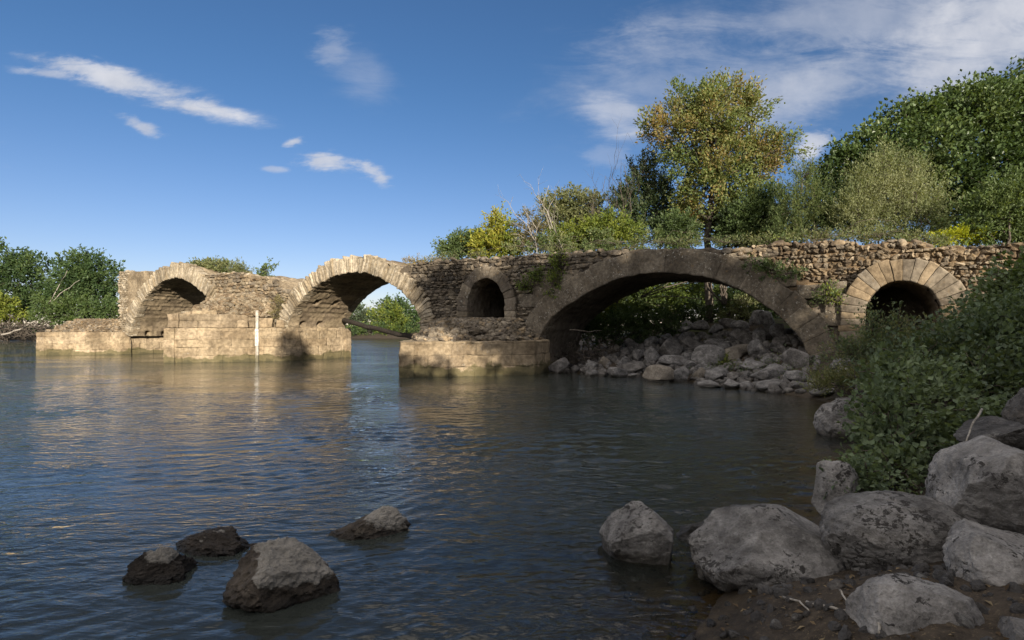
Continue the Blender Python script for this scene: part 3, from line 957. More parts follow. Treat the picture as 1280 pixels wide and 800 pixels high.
        build('voussoirs', [voussoirs(curve, t, THICK - 0.62, 0.32, wd, cols, -0.07, 0.06, 1.0, 0.03)], M['arch'], v)
        build('vault', vault(curve, t, 0.10, THICK - 0.1, vcols, holes, seed=seed, extr=True), M['vault'], v)
        if wd > 0.4: pass
    # --- the two flood openings in the piers
    for curve, t, wd, cols, mt in ((OPEN_A, 0.62, 0.30, GREY + DARKST[1:2], M['arch']), (OPEN_B, 0.80, 0.22, OCHRE[:2] + GREY[:2], M['ashlar'])):
        v = empty_part('flood_opening', BR)
        build('voussoirs', [voussoirs(curve, t, 0.0, 0.35, wd, cols, 0.13 if curve is OPEN_B else 0.09, 0.07, 0.992, 0.03, 0.016, 0.02)], mt, v)
        ch = vault(curve, t, 0.1, 4.2, [(0.19, 0.165, 0.135), (0.22, 0.19, 0.15), (0.16, 0.14, 0.115)], (), seed=7, extr=False)
        zb = curve[:, 1].min() - 0.3; ua, ub = curve[:, 0].min() - 0.3, curve[:, 0].max() + 0.3; zm = curve[:, 1].max() + 0.3
        Vq = np.array([(ua, 4.15, zb), (ub, 4.15, zb), (ub, 4.15, zm), (ua, 4.15, zm), (ua, 0.2, zb + 0.28), (ub, 0.2, zb + 0.28), (ub, 4.2, zb + 0.28), (ua, 4.2, zb + 0.28)])
        ch.append((Vq, np.array([[0, 1, 2, 3], [4, 5, 6, 7]]), (0.15, 0.13, 0.11)))  # passage floor, and an added rear wall that keeps light from showing through
        build('passage', ch, M['vault'], v)

    # --- pier bases: pointed cutwaters of squared blocks
    def base_prism(poly, z0, z1, cols, rh=0.50, rw=(0.9, 1.9), inset=0.0, smooth_r=0.012, gap=1.006):
        poly = np.asarray(poly, float); ch = []
        Cn, Hf, Ax = [], [], []
        k = len(poly)
        zr = np.arange(z0, z1 - 0.05, rh)
        for a in range(k):
            p, q = poly[a], poly[(a + 1) % k]
            e = q - p; L = np.hypot(*e); e = e / L
            nrm = np.array([e[1], -e[0]])
            for i, z in enumerate(zr):
                h = min(rh, z1 - z); s = 0.0; first = True
                while s < L - 0.02:
                    wd = rng.uniform(*rw) * (0.6 if first and i % 2 else 1); first = False
                    if L - s - wd < 0.35: wd = L - s
                    dpt = 0.3
                    c = p + e * (s + wd / 2) - nrm * (dpt - rng.uniform(0.0, 0.006))
                    Cn.append((c[0], c[1], z + h / 2)); Hf.append((wd / 2 * gap, dpt, h / 2 * gap))
                    Ax.append([[e[0], nrm[0], 0], [e[1], nrm[1], 0], [0, 0, 1]])
                    s += wd
        V, Fc, C = blocks(np.array(Cn), np.array(Hf), rng, np.array(Ax), smooth_r, 0.045, cols, 0.035)
        ch.append((V, Fc, C))
        # core and worn top
        cpoly = poly.mean(0) + (poly - poly.mean(0)) * 0.965
        Vc = np.concatenate([np.c_[cpoly, np.full(k, z0)], np.c_[cpoly, np.full(k, z1 - 0.03)]])
        sides = np.array([[i, (i + 1) % k, k + (i + 1) % k, k + i] for i in range(k)])
        ch.append((Vc, [sides, np.array([list(range(k, 2 * k))])], cols[0]))
        return ch
    p0 = base_prism([(-46.0, 0), (-42.3, -4.4), (-38.0, -0.45), (-37.7, THICK + 0.3), (-46, THICK + 0.3)], -1.6, 1.80, TAN)
    b0 = build('pier_base', p0, M['ashlar'], BR)
    p1 = base_prism([(-27.2, 0), (-23.2, -5.3), (-18.85, -0.35), (-18.75, THICK + 0.5), (-27.2, THICK + 0.3)], -1.6, 2.10, TAN)
    p1b = base_prism([(-27.0, 0), (-23.3, -5.0), (-21.2, -2.3), (-20.6, 0.2), (-21, 3), (-27, 3)], 2.12, 2.95, [(0.30, 0.25, 0.18), (0.34, 0.28, 0.20)], 0.42, (1.2, 2.4))
    b1 = build('pier_base', p1 + p1b, M['ashlar'], BR)
    p2 = base_prism([(-8.05, 0), (-4.0, -6.3), (0.25, -2.3), (-0.25, 0.3), (-8.05, 0.3)], -1.6, 1.50, [(0.30, 0.245, 0.17), (0.34, 0.28, 0.195), (0.27, 0.22, 0.155)])
    b2 = build('pier_base', p2, M['ashlar'], BR)
    for b, lab in ((b0, 'low far pier base'), (b1, 'stepped pier base with the gauge'), (b2, 'sun dappled pier base')): pass

    # --- rubble cores sloping up from the bases to the walls
    def heap(foot_poly, zb, top_poly, zt, n, cols, size):
        """broken core masonry: a solid sloping core with half-buried stones in rough steps"""
        A, Bp = np.asarray(foot_poly, float), np.asarray(top_poly, float)
        k = len(A); lv = 5
        V = []
        for i in range(lv):
            t = i / (lv - 1); ts = (round(t * 3) / 3) * 0.7 + t * 0.3
            V.append(np.c_[A * (1 - ts) + Bp * ts, np.full(k, zb - 0.05 + (zt - zb) * t)])
        V = np.concatenate(V)
        Fs = [np.array([[i * k + j, i * k + (j + 1) % k, (i + 1) * k + (j + 1) % k, (i + 1) * k + j] for i in range(lv - 1) for j in range(k - 1)]), np.array([[(lv - 1) * k + j for j in range(k)]])]
        cen = []
        L = np.array([np.hypot(*(A[(j + 1) % k] - A[j])) for j in range(k - 1)])
        for j, m in enumerate((n * L / L.sum()).astype(int)):
            t = rng.uniform(0, 1, m); q = rng.uniform(0, 1, (m, 1))
            ts = (np.round(t * 3) / 3 * 0.7 + t * 0.3)[:, None]
            p = (A[j] * (1 - q) + A[j + 1] * q) * (1 - ts) + (Bp[j] * (1 - q) + Bp[j + 1] * q) * ts
            cen.append(np.c_[p, zb + (zt - zb) * t - 0.03])
        q = rng.dirichlet(np.ones(k), int(n * 0.25))
        cen.append(np.c_[q @ Bp, np.full(len(q), zt - 0.05)])
        cen = np.concatenate(cen)
        hs = rng.uniform(size * 0.55, size * 1.35, (len(cen), 3)); hs[:, 2] *= 0.65
        build('rubble_core', [(V, Fs, np.array(cols[0]) * 0.8), stones(cen, hs, rng, ICO2, 3.6, 0.22, 7, 0.22, cols)], M['rubble'], BR, smooth=False)
    heap([(-7.8, 0.4), (-6.7, -2.0), (-4.1, -4.9), (-1.5, -1.9), (-0.6, 0.4)], 1.5, [(-7.4, 0.4), (-6.3, -0.5), (-4.6, -1.3), (-2.4, -0.6), (-1.5, 0.4)], 2.50, 900, GREY + TAN[2:] + DARKST[1:3], 0.19)
    heap([(-27.0, 0.4), (-24.6, -3.3), (-22.4, -2.4), (-19.4, 0.4)], 2.9, [(-26.0, 0.4), (-24.6, -0.9), (-22.6, -0.8), (-20.8, 0.4)], 4.3, 900, LIMEST[2:3] + LIMEST[4:] + OCHRE[:3], 0.19)
    heap([(-28.4, 0.4), (-26.8, -1.6), (-24.0, 0.4)], 2.6, [(-27.4, 0.4), (-26.4, -0.5), (-25.0, 0.4)], 4.2, 240, LIMEST[2:3] + LIMEST[4:] + OCHRE[:2], 0.17)
    heap([(-46.3, 0.4), (-45.3, -1.4), (-42.6, -3.7), (-40.2, -1.9), (-38.4, 0.4)], 1.8, [(-45.2, 0.4), (-44.4, -0.6), (-42.6, -1.6), (-40.8, -0.8), (-39.4, 0.4)], 2.85, 900, OCHRE[:3] + GREY[:2], 0.13)
    # squared blocks left standing on the middle base
    cen = np.array([(-19.9, -0.75, 2.42), (-20.75, -1.75, 2.34), (-19.2, -0.15, 2.36), (-24.5, -2.5, 3.05), (-22.7, -3.0, 3.05), (-23.6, -2.0, 3.2)])
    hf = np.array([(0.42, 0.35, 0.31), (0.3, 0.3, 0.22), (0.25, 0.3, 0.24), (0.6, 0.3, 0.14), (0.7, 0.3, 0.13), (0.55, 0.3, 0.16)])
    ca, sa = math.cos(math.radians(48)), math.sin(math.radians(48))
    ax = np.tile(np.array([[[ca, -sa, 0], [sa, ca, 0], [0, 0, 1]]]), (6, 1, 1))
    for k in range(6):
        build('loose_block', [blocks(cen[k:k + 1], hf[k:k + 1], rng, ax[k:k + 1], 0.05, 0.04, TAN)], M['ashlar'], BR)

def empty_part(name, parent):
    o = bpy.data.objects.new(name, None)
    o.empty_display_size = 0.2
    COL.objects.link(o)
    o.parent = parent
    return o

build_bridge()

# ------------------------------------------------------------------ boulders and rocks
ICO7 = ico(7)

def boulder_mesh(seed, half, base=None, power=2.5, rough=0.10, facets=7, cut=(0.60, 0.92), fine=0.02, planes=(), taper=0.0):
    rng = np.random.default_rng(seed)
    B, Fb = base or ICO7
    V = B / (np.sum(np.abs(B) ** power, 1, keepdims=True) ** (1 / power))
    for _ in range(facets):
        d = rng.normal(size=3); d[2] *= 0.8; d /= np.linalg.norm(d)
        c = rng.uniform(*cut)
        o = np.maximum(0, V @ d - c)
        V = V - (o * 0.88)[:, None] * d[None]
    for nx, ny, nz, c in planes:
        d = np.array([nx, ny, nz]); d = d / np.linalg.norm(d)
        V = V - (np.maximum(0, V @ d - c) * 0.95)[:, None] * d[None]
    V = V * np.stack([1 - taper * V[:, 2], 1 - taper * V[:, 2], np.ones(len(V))], 1)
    V = V * (1 + rough * fbm(V * 1.3 + seed * 3.1, 3, 71)[:, None])
    ridge = 1 - np.abs(fbm(V * 3.0 + seed, 4, 72))
    V = V * (1 + fine * 1.3 * (ridge - 0.6)[:, None] + fine * fbm(V * 9 + seed, 3, 73)[:, None])
    if len(B) > 5000:                                   # chips, pits and small ledges
        ch = fbm(V * 5.5 + seed * 1.7, 4, 74, 0.6)
        V = V * (1 - 0.018 * np.clip(ch - 0.25, 0, 1)[:, None] - 0.012 * np.clip(np.abs(fbm(V * 14 + seed, 3, 75)) - 0.3, 0, 1)[:, None])
        st = np.floor(fbm(V * 2.2 + seed * 5, 2, 76) * 4) / 4
        V = V * (1 + 0.009 * st[:, None])
    return V * np.asarray(half), Fb

def boulder(name, seed, loc, half, m, label, group=None, rz=0.0, tilt=(0, 0), base=None, **kw):
    V, Fb = boulder_mesh(seed, half, base, **kw)
    V = V @ rot_xyz([tilt[0], tilt[1], 0])[0].T
    o = build(name, [(V, Fb, None)], M[m], loc=tuple(loc))
    o.rotation_euler = (0, 0, rz)
    return tag(o, label, 'boulder' if name == 'boulder' else 'rock', group)

def px_boulder(x0, x1, ytop, ybase, zb, Y=None, sink=0.35, depth=0.9, **kw):
    """place a boulder by its outline in the photo: base at height zb"""
    if Y is None: Y = (CAM_H - zb) * F_PX / (ybase - HOR)
    hx0 = (x1 - x0) / F_PX * Y / 2
    Yc = Y + hx0 * depth * 0.6
    hx = (x1 - x0) / F_PX * Yc / 2
    zt = CAM_H + (HOR - ytop) / F_PX * Yc
    zlow = zb - sink * max(zt - zb, 0.1)
    c = P((x0 + x1) / 2, 412, Yc)
    return boulder('boulder', loc=(c[0], c[1], (zlow + zt) / 2), half=(hx * 1.10, hx * depth, (zt - zlow) / 2 * 1.08), **dict(kw))

px_boulder(290, 424, 666, 752, 0.0, seed=3, taper=0.22, planes=[(0.55, 0.1, 0.83, 0.62), (-0.75, -0.3, 0.6, 0.7)], m='river_rock', rz=0.2, sink=0.5, depth=0.85, cut=(0.42, 0.8), facets=11, fine=0.05,
           label='biggest boulder in the river, pale dried silt cap over dark wet foot')
px_boulder(170, 236, 690, 727, 0.0, seed=11, m='river_dark', rz=0.4, taper=0.25, sink=0.7, depth=0.9, power=2.2, rough=0.2, fine=0.06,
           label='dark rough wet boulder, leftmost of those breaking the river surface')
px_boulder(226, 316, 656, 688, 0.0, seed=14, m='river_dark', rz=-0.35, taper=0.3, planes=[(-0.5, 0, 0.86, 0.5)], sink=0.7, depth=0.55, power=2.1, rough=0.22, fine=0.06,
           label='long low dark rock trailing behind the leftmost river boulder')
px_boulder(421, 506, 636, 669, 0.0, seed=19, m='river_rock', rz=0.3, taper=0.3, planes=[(-0.55, 0, 0.84, 0.5)], sink=0.7, depth=0.6, power=2.2, rough=0.15, fine=0.05,
           label='flat brown boulder with pale right end, rightmost of those in open river')
px_boulder(744, 854, 632, 704, 0.0, seed=27, m='basalt', rz=0.0, sink=0.4, taper=0.10, planes=[(0.75, 0, 0.66, 0.72), (-0.7, -0.35, 0.6, 0.76)], depth=0.9, cut=(0.55, 0.85), facets=9,
           label='grey boulder with pale cap and dark lower left side, left of shore row')
px_boulder(872, 1078, 643, 738, 0.0, seed=34, m='basalt', rz=0.0, sink=0.25, taper=0.06, power=2.6, planes=[(0.72, -0.1, 0.68, 0.64), (-0.8, -0.2, 0.55, 0.8), (0.1, -0.75, 0.66, 0.74)], depth=0.75, cut=(0.6, 0.9),
           label='wide pale boulder with a broad black lichen patch, on the muddy shore')
px_boulder(1034, 1210, 625, 728, 0.17, seed=41, m='basalt', rz=-0.2, sink=0.12, depth=0.8, power=2.3, facets=4, rough=0.06,
           label='smooth rounded grey boulder with small black spots, just below the bush')
px_boulder(1178, 1350, 538, 672, 0.55, seed=58, m='basalt', rz=0.0, sink=0.15, depth=0.8, cut=(0.6, 0.9), facets=6, power=3.0, planes=[(0.42, -0.12, 0.9, 0.55), (-0.05, -0.85, 0.5, 0.70), (-0.95, -0.2, 0.1, 0.86)],
           label='largest angular boulder with a flat slanted face, highest of the shore boulders')
px_boulder(1186, 1345, 664, 778, 0.25, seed=62, m='basalt', rz=0.9, sink=0.15, depth=0.85, cut=(0.6, 0.9),
           label='pale pitted boulder cut off by the right edge, below the angular boulder')
px_boulder(1072, 1212, 731, 836, 0.18, seed=75, m='basalt', rz=0.5, sink=0.2, depth=0.9, cut=(0.6, 0.9),
           label='low grey boulder at the very bottom with twigs lying against it')
px_boulder(1008, 1092, 577, 665, 0.05, seed=83, m='basalt', rz=0.2, sink=0.2, depth=0.8, facets=9, cut=(0.5, 0.85),
           label='mottled dark sided boulder at the foot of the bush, half hidden by leaves')
px_boulder(1025, 1098, 503, 546, 0.0, seed=91, m='basalt', rz=0.1, sink=0.4, depth=0.8, power=2.2, facets=6,
           label='pale flat topped boulder at the water edge, alone left of the bush')
px_boulder(1250, 1330, 775, 850, 0.3, seed=95, m='basalt', rz=0.8, sink=0.2, depth=0.9,
           label='small grey boulder peeping in at the bottom right corner')
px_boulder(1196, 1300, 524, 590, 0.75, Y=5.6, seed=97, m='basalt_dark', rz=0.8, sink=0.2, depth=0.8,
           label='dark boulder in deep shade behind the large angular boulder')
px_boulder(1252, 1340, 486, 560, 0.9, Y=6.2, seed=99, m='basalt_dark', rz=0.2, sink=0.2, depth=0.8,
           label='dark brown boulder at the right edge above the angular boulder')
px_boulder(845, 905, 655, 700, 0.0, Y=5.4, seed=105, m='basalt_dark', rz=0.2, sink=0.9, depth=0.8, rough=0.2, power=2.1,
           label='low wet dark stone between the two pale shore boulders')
px_boulder(1055, 1105, 722, 748, 0.12, seed=107, m='basalt_dark', rz=0.7, sink=0.5, depth=0.9,
           label='small dark stone wedged under the smooth rounded boulder')
px_boulder(960, 1062, 722, 752, 0.03, seed=109, m='basalt_brown', rz=0.1, sink=0.7, depth=0.7, rough=0.18,
           label='low muddy stone flush with the bank below the wide pale boulder')

# --- the tumbled pile under the wide arch: outline boxes read off the photo (cx, cy, w, h)
ZX, ZY, ZS = 660.0, 280.0, 3.334
PILE = [
    [(130, 590, 68, 62), (268, 622, 48, 24), (310, 622, 36, 26), (362, 614, 88, 46), (430, 633, 42, 17), (545, 626, 102, 60), (628, 627, 64, 58), (668, 620, 34, 34),
     (712, 628, 50, 50), (760, 668, 92, 30), (852, 670, 70, 38), (912, 673, 54, 34), (960, 668, 44, 30), (1030, 670, 118, 52), (1140, 674, 72, 30)],
    [(265, 590, 56, 40), (320, 576, 46, 42), (395, 580, 52, 45), (458, 596, 110, 58), (560, 582, 62, 32), (615, 578, 110, 48), (665, 594, 52, 40), (735, 600, 76, 54),
     (800, 624, 98, 58), (865, 635, 58, 40), (910, 632, 46, 38), (940, 594, 102, 54), (1010, 622, 138, 64), (1075, 602, 64, 42), (1120, 643, 84, 50)],
    [(322, 540, 36, 26), (362, 523, 50, 46), (403, 535, 40, 32), (460, 545, 68, 60), (522, 548, 66, 68), (598, 522, 100, 72), (668, 550, 58, 44), (755, 550, 112, 74),
     (870, 536, 122, 70), (825, 510, 62, 40), (965, 525, 78, 64), (1005, 570, 60, 36), (1110, 558, 104, 104)],
    [(432, 500, 56, 40), (520, 490, 58, 50), (578, 474, 52, 32), (615, 497, 46, 28), (650, 470, 52, 36), (690, 500, 78, 48), (775, 492, 84, 40), (900, 474, 92, 64),
     (972, 475, 52, 46), (1040, 500, 60, 50)],
    [(590, 446, 62, 36), (655, 430, 62, 48), (720, 428, 54, 40), (780, 440, 62, 40), (830, 410, 72, 48), (885, 428, 62, 40), (948, 400, 62, 66), (1000, 405, 70, 70), (1050, 450, 60, 50)],
]
ROWN = ['waterline row', 'second row up', 'third row up', 'fourth row up', 'top row']
ORD = ['first', 'second', 'third', 'fourth', 'fifth', 'sixth', 'seventh', 'eighth', 'ninth', 'tenth', 'eleventh', 'twelfth', 'thirteenth', 'fourteenth', 'fifteenth']
SPECIAL = {(0, 3): ('pale slanted slab lying at the waterline near the driftwood', 'basalt'), (0, 5): ('whitish blunt rock with a flat top at the waterline', 'basalt_warm'),
           (0, 0): ('mossy grey block at the water beside the pier foot, apart from the pile', 'basalt_brown'),
           (0, 13): ('wide flat topped rock at the right end of the waterline', 'basalt'),
           (1, 12): ('big pointed grey rock in the right half of the pile', 'basalt'), (2, 1): ('squared tan block set upright above the driftwood', 'basalt_warm'),
           (2, 5): ('large slanting dark grey slab in the middle of the pile', 'basalt_brown'), (2, 8): ('pale tan egg shaped rock, biggest of the lit stones', 'basalt_warm'),
           (2, 12): ('large round dark boulder against the right foot of the arch', 'basalt_brown'), (3, 7): ('tall rounded dark rock standing high in the pile', 'basalt_brown'),
           (0, 8): ('small round buff rock at the waterline', 'basalt_warm'), (1, 1): ('small square buff block above the waterline', 'basalt_warm')}

def build_pile():
    rng = np.random.default_rng(9)
    protos = []
    for k in range(12):
        V, Fb = boulder_mesh(200 + k, (1, 1, 1), ICO4, power=[2.4, 3.0, 3.6][k % 3], rough=0.10, facets=[8, 11, 14][k % 3], cut=(0.42, 0.8), fine=0.03)
        me = build('rock', [(V, Fb, None)], M['basalt'])
        protos.append(me)
    used = set()
    for r, row in enumerate(PILE):
        order = sorted(range(len(row)), key=lambda i: row[i][0])
        for i, (cx, cy, w, h) in enumerate(row):
            px, py, pw, ph = ZX + cx / ZS, ZY + cy / ZS, w / ZS * 1.22, h / ZS * 1.28
            b = ray_ground(px, py + ph * 0.32, 0.0, 12, 40)
            Y = b[1]
            if r == 0: Y = min(Y, (CAM_H + 0.02) * F_PX / (py + ph * 0.42 - HOR))
            c = P(px, py, Y + 0.15)
            hw, hh = pw / 2 / F_PX * Y, ph / 2 / F_PX * Y
            k = int(rng.integers(12))
            mk = ['basalt', 'basalt', 'basalt_brown', 'basalt', 'basalt', 'basalt'][int(rng.integers(6))]
            lab = f'{ORD[order.index(i)]} rock from the left in {ROWN[r]} of pile under the wide arch'
            if (r, i) in SPECIAL: lab, mk = SPECIAL[(r, i)]
            key = (k, mk)
            src = protos[k]
            if k not in used: o = src; used.add(k)
            else:
                o = src.copy(); COL.objects.link(o)
            if o.data.materials[0] is not M[mk]:
                o.material_slots[0].link = 'OBJECT'; o.material_slots[0].material = M[mk]
            o.location = c
            o.scale = (hw * 1.02, (hw + hh) * 0.52, hh * 1.05)
            o.rotation_euler = (rng.normal(0, 0.06), rng.normal(0, 0.08), rng.choice([0, math.pi]) + rng.normal(0, 0.15))
            tag(o, lab, 'rock', 'rocks piled under the wide arch')
    for k in range(12):
        if k not in used: bpy.data.objects.remove(protos[k])
    return protos

PROTO_ROCKS = build_pile()

# --- half hidden rocks between the arch foot and the bush
def shore_rocks():
    rng = np.random.default_rng(15)
    spots = [(1048, 456, 34, 14, 'flat grey rock in the weeds right of the arch foot'), (1062, 470, 44, 22, 'broad grey rock at the arch foot beside the weeds'),
             (1095, 468, 30, 18, 'grey rock half under the leaves at the left of the bush'), (1034, 489, 40, 10, 'low rock at the waterline right of the arch foot'),
             (1050, 502, 26, 9, 'thin dark slab in the shallows before the weeds'), (1078, 486, 26, 14, 'small rock under the bush above the flat topped boulder')]
    for x, y, w, h, lab in spots:
        b = ray_ground(x, y + h * 0.4, 0, 9, 30)
        s = PROTO_ROCKS[int(rng.integers(12))]
        o = s.copy(); COL.objects.link(o)
        if o.material_slots[0].link == 'OBJECT': o.material_slots[0].material = M['basalt']
        c = P(x, y, b[1] + 0.1); o.location = c
        hw, hh = w * 0.55 / F_PX * b[1], h * 0.62 / F_PX * b[1]
        o.scale = (hw, hw * 0.7, hh)
        o.rotation_euler = (0, 0, rng.uniform(0, 0.4))
        tag(o, lab, 'rock', 'rocks between the arch foot and the bush')
shore_rocks()

boulder('rock', 131, (1.27, 4.25, -0.20), (0.20, 0.42, 0.16), 'basalt_warm', 'tan rock lying under the shallow water between two shore boulders', rz=0.35, base=ICO4)

def gap_stones():
    """small stones filling the gaps of the pile: far too many to count"""
    rng = np.random.default_rng(23)
    n = 1500
    u = rng.uniform(-0.2, 12, n); w = rng.uniform(-5, 6, n)
    x = BX + u * BC + w * BS; y = BY - u * BS + w * BC
    h = bank_h(x, y)
    ok = (h > -0.1) & (h < 2.0) & (u < 11.2)
    c = np.stack([x, y, h + 0.02], 1)[ok]
    hs = rng.uniform(0.06, 0.22, (len(c), 1)) * rng.uniform(0.7, 1.3, (len(c), 3)); hs[:, 2] *= 0.75
    tag(build('rubble', [stones(c, hs, rng, ICO2, 2.8, 0.14, 6, 0.5, [(0.5, 0.5, 0.5)])], M['basalt_brown']), 'small stones filling the gaps of the pile under the wide arch', 'stones', kind='stuff')
gap_stones()

# ------------------------------------------------------------------ trees, bushes and climbing plants
def unit(v):
    return v / (np.linalg.norm(v, axis=-1, keepdims=True) + 1e-9)

def leaf_cards(pos, along, size, rng, cols, aspect=0.55, fold=0.18, vary=0.22, clump=None, upn=0.55):
    """one small folded blade per position: 4 vertices, base - side - tip - side"""
    n = len(pos)
    d = unit(along + rng.normal(0, 0.55, (n, 3)))
    nr = rng.normal(0, 1, (n, 3)); nr[:, 2] = np.abs(nr[:, 2]) + upn
    s = unit(np.cross(d, nr)); nn = np.cross(s, d)
    L = size * rng.uniform(0.65, 1.3, (n, 1)); W = L * aspect * 0.5
    b = pos; tip = pos + d * L - nn * L * 0.12
    mid = pos + d * L * 0.45 + nn * L * fold * 0.5
    V = np.stack([b, mid + s * W, tip, mid - s * W], 1).reshape(-1, 3)
    Fc = np.arange(4 * n).reshape(n, 4)
    cols = np.asarray(cols, float)
    if clump is None: clump = rng.uniform(0, 1, n)
    x = np.clip(clump + rng.normal(0, 0.16, n), 0, 0.9999) * (len(cols) - 1)
    i = x.astype(int); f = (x - i)[:, None]
    C = cols[i] * (1 - f) + cols[np.minimum(i + 1, len(cols) - 1)] * f
    C = C * rng.uniform(1 - vary, 1 + vary, (n, 1))
    return V, Fc, np.repeat(C, 4, 0)

def crown_points(lobes, n, rng, shoot=0.5, spread=0.10, per=22, up=0.5, hollow=2.4, base=None):
    """leafy shoots growing outwards through ellipsoidal masses; leaves sit along the shoots"""
    lobes = np.asarray(lobes, float)
    wts = (lobes[:, 3] * lobes[:, 4] * lobes[:, 5]) ** (2 / 3.0); wts /= wts.sum()
    ns = max(1, int(n / per)); pick = rng.choice(len(lobes), ns, p=wts)
    d = unit(rng.normal(0, 1, (ns, 3)))
    rad = rng.uniform(0, 1, (ns, 1)) ** (1 / hollow)
    lump = 1 + 0.40 * fbm(d * 2.1 + pick[:, None] * 7.7, 3, 81)[:, None]
    c = lobes[pick, :3] + d * lobes[pick, 3:] * rad * lump
    grow = unit(d + np.array([0, 0, up]) + rng.normal(0, 0.35, (ns, 3)))
    t = rng.uniform(-0.15, 1, (ns, per, 1))
    sl = shoot * rng.uniform(0.6, 1.4, (ns, 1, 1))
    pos = c[:, None] + grow[:, None] * t * sl + rng.normal(0, 1, (ns, per, 3)) * spread
    pos[:, :, 2] -= (t[:, :, 0] ** 2) * sl[:, :, 0] * 0.15
    tone = np.clip(0.5 + 0.45 * fbm(c * 0.7, 3, 83) + rng.normal(0, 0.12, ns), 0, 1)
    return pos.reshape(-1, 3), np.repeat(grow, per, 0), np.repeat(tone, per), c, grow

def branch(a, b, r0, r1, rng, bend=0.12, n=7, k=6, sag=0.0):
    t = np.linspace(0, 1, n)[:, None]
    L = np.linalg.norm(b - a)
    w = np.cumsum(rng.normal(0, 1, (n, 3)), 0); w = w - t * w[-1] - (1 - t) * w[0]
    p = a * (1 - t) + b * t + w * L * bend / math.sqrt(n)
    p[:, 2] += sag * L * (t[:, 0] * (1 - t[:, 0]) * 4)
    return tube(p, np.linspace(r0, r1, n), k), p

DENSE, BRIGHT = 1.7, 1.22

def plant(name, label, cat, base, lobes, cols, n=4000, leaf=0.12, shoot=0.5, trunk=0.12, group=None, seed=1, mat='leaf', bark='bark', up=0.5,
          aspect=0.55, per=22, hollow=2.4, spread=None, stems=1, twigs=60, fork=0.45, crown_name='crown', trunk_name='trunk', straight=0.06, upn=0.55, vary=0.22):
    """a tree or bush: Empty at its foot, trunk-and-limbs mesh, leaf crown mesh"""
    rng = np.random.default_rng(seed)
    n = int(n * DENSE)
    cols = np.asarray(cols, float) * BRIGHT
    base = np.asarray(base, float)
    lob = np.asarray(lobes, float)
    root = empty(name, tuple(base), label, cat, group)
    pos, along, tone, cc, gr = crown_points(lob, n, rng, shoot, (leaf * 0.5 if spread is None else spread), per, up, hollow)
    V, Fc, C = leaf_cards(pos, along, leaf, rng, cols, aspect, clump=tone, upn=upn, vary=vary)
    build(crown_name, [(V - base, Fc, C)], M[mat], root, smooth=False)
    ch = []
    top = lob[:, :3].mean(0)
    size = lob[:, 3:].mean()
    heads = []
    for s in range(stems):
        if stems == 1:
            f = base * (1 - fork) + top * fork
            f[:2] = base[:2] * 0.6 + f[:2] * 0.4
            tb, p = branch(base - [0, 0, 0.3], f, trunk, trunk * 0.72, rng, straight, 8, 8)
            ch.append(tb); heads.append((f, trunk * 0.7))
            f2 = f * 0.35 + (top + [0, 0, lob[:, 5].mean() * 0.4]) * 0.65
            tb, p2 = branch(f, f2, trunk * 0.72, trunk * 0.3, rng, straight, 8, 7)
            ch.append(tb); heads.append((p2[4], trunk * 0.45)); heads.append((f2, trunk * 0.3))
        else:
            tgt = lob[rng.integers(len(lob)), :3] + rng.normal(0, 0.3, 3) * size
            b0 = base + np.array([rng.normal(0, 0.12), rng.normal(0, 0.12), -0.2]) * max(1, size)
            tb, p = branch(b0, tgt, trunk * rng.uniform(0.6, 1), trunk * 0.35, rng, 0.14, 8, 6, 0.05)
            ch.append(tb); heads.append((p[3], trunk * 0.5)); heads.append((tgt, trunk * 0.35))
    hp = np.array([h[0] for h in heads])
    for L in lob:
        k = int(np.argmin(np.linalg.norm(hp - L[:3], axis=1)))
        tb, p = branch(hp[k], L[:3], heads[k][1] * 0.7, max(0.012, heads[k][1] * 0.28), rng, 0.16, 7, 5, 0.06)
        ch.append(tb)
        near = np.nonzero(np.sum(((cc - L[:3]) / (L[3:] * 1.2)) ** 2, 1) < 1.2)[0]
        if len(near):
            for q in rng.choice(near, min(len(near), max(2, int(twigs / len(lob)))), replace=False):
                st = p[rng.integers(2, len(p))]
                tb, _ = branch(st, cc[q] + gr[q] * shoot * 0.6, max(0.01, heads[k][1] * 0.22), 0.006 * max(1, leaf / 0.12), rng, 0.14, 5, 4, 0.05)
                ch.append(tb)
    ch = [(c[0] - base, c[1], None) for c in ch]
    build(trunk_name, ch, M[bark], root)
    return root

def plobes(spec, Y):
    """lobes given as (px, py, rx, ry[, dY]) in photo pixels at depth Y -> world ellipsoids"""
    out = []
    for s in spec:
        y = Y + (s[4] if len(s) > 4 else 0)
        c = P(s[0], s[1], y); rx, rz = s[2] / F_PX * y, s[3] / F_PX * y
        out.append((*c, rx, 0.85 * (rx + rz) / 2, rz))
    return out

def foot(px, Y, z=None):
    x = (px - 640) / F_PX * Y
    return np.array([x, Y, float(bank_h(np.array([x]), np.array([Y]))[0]) if z is None else z])

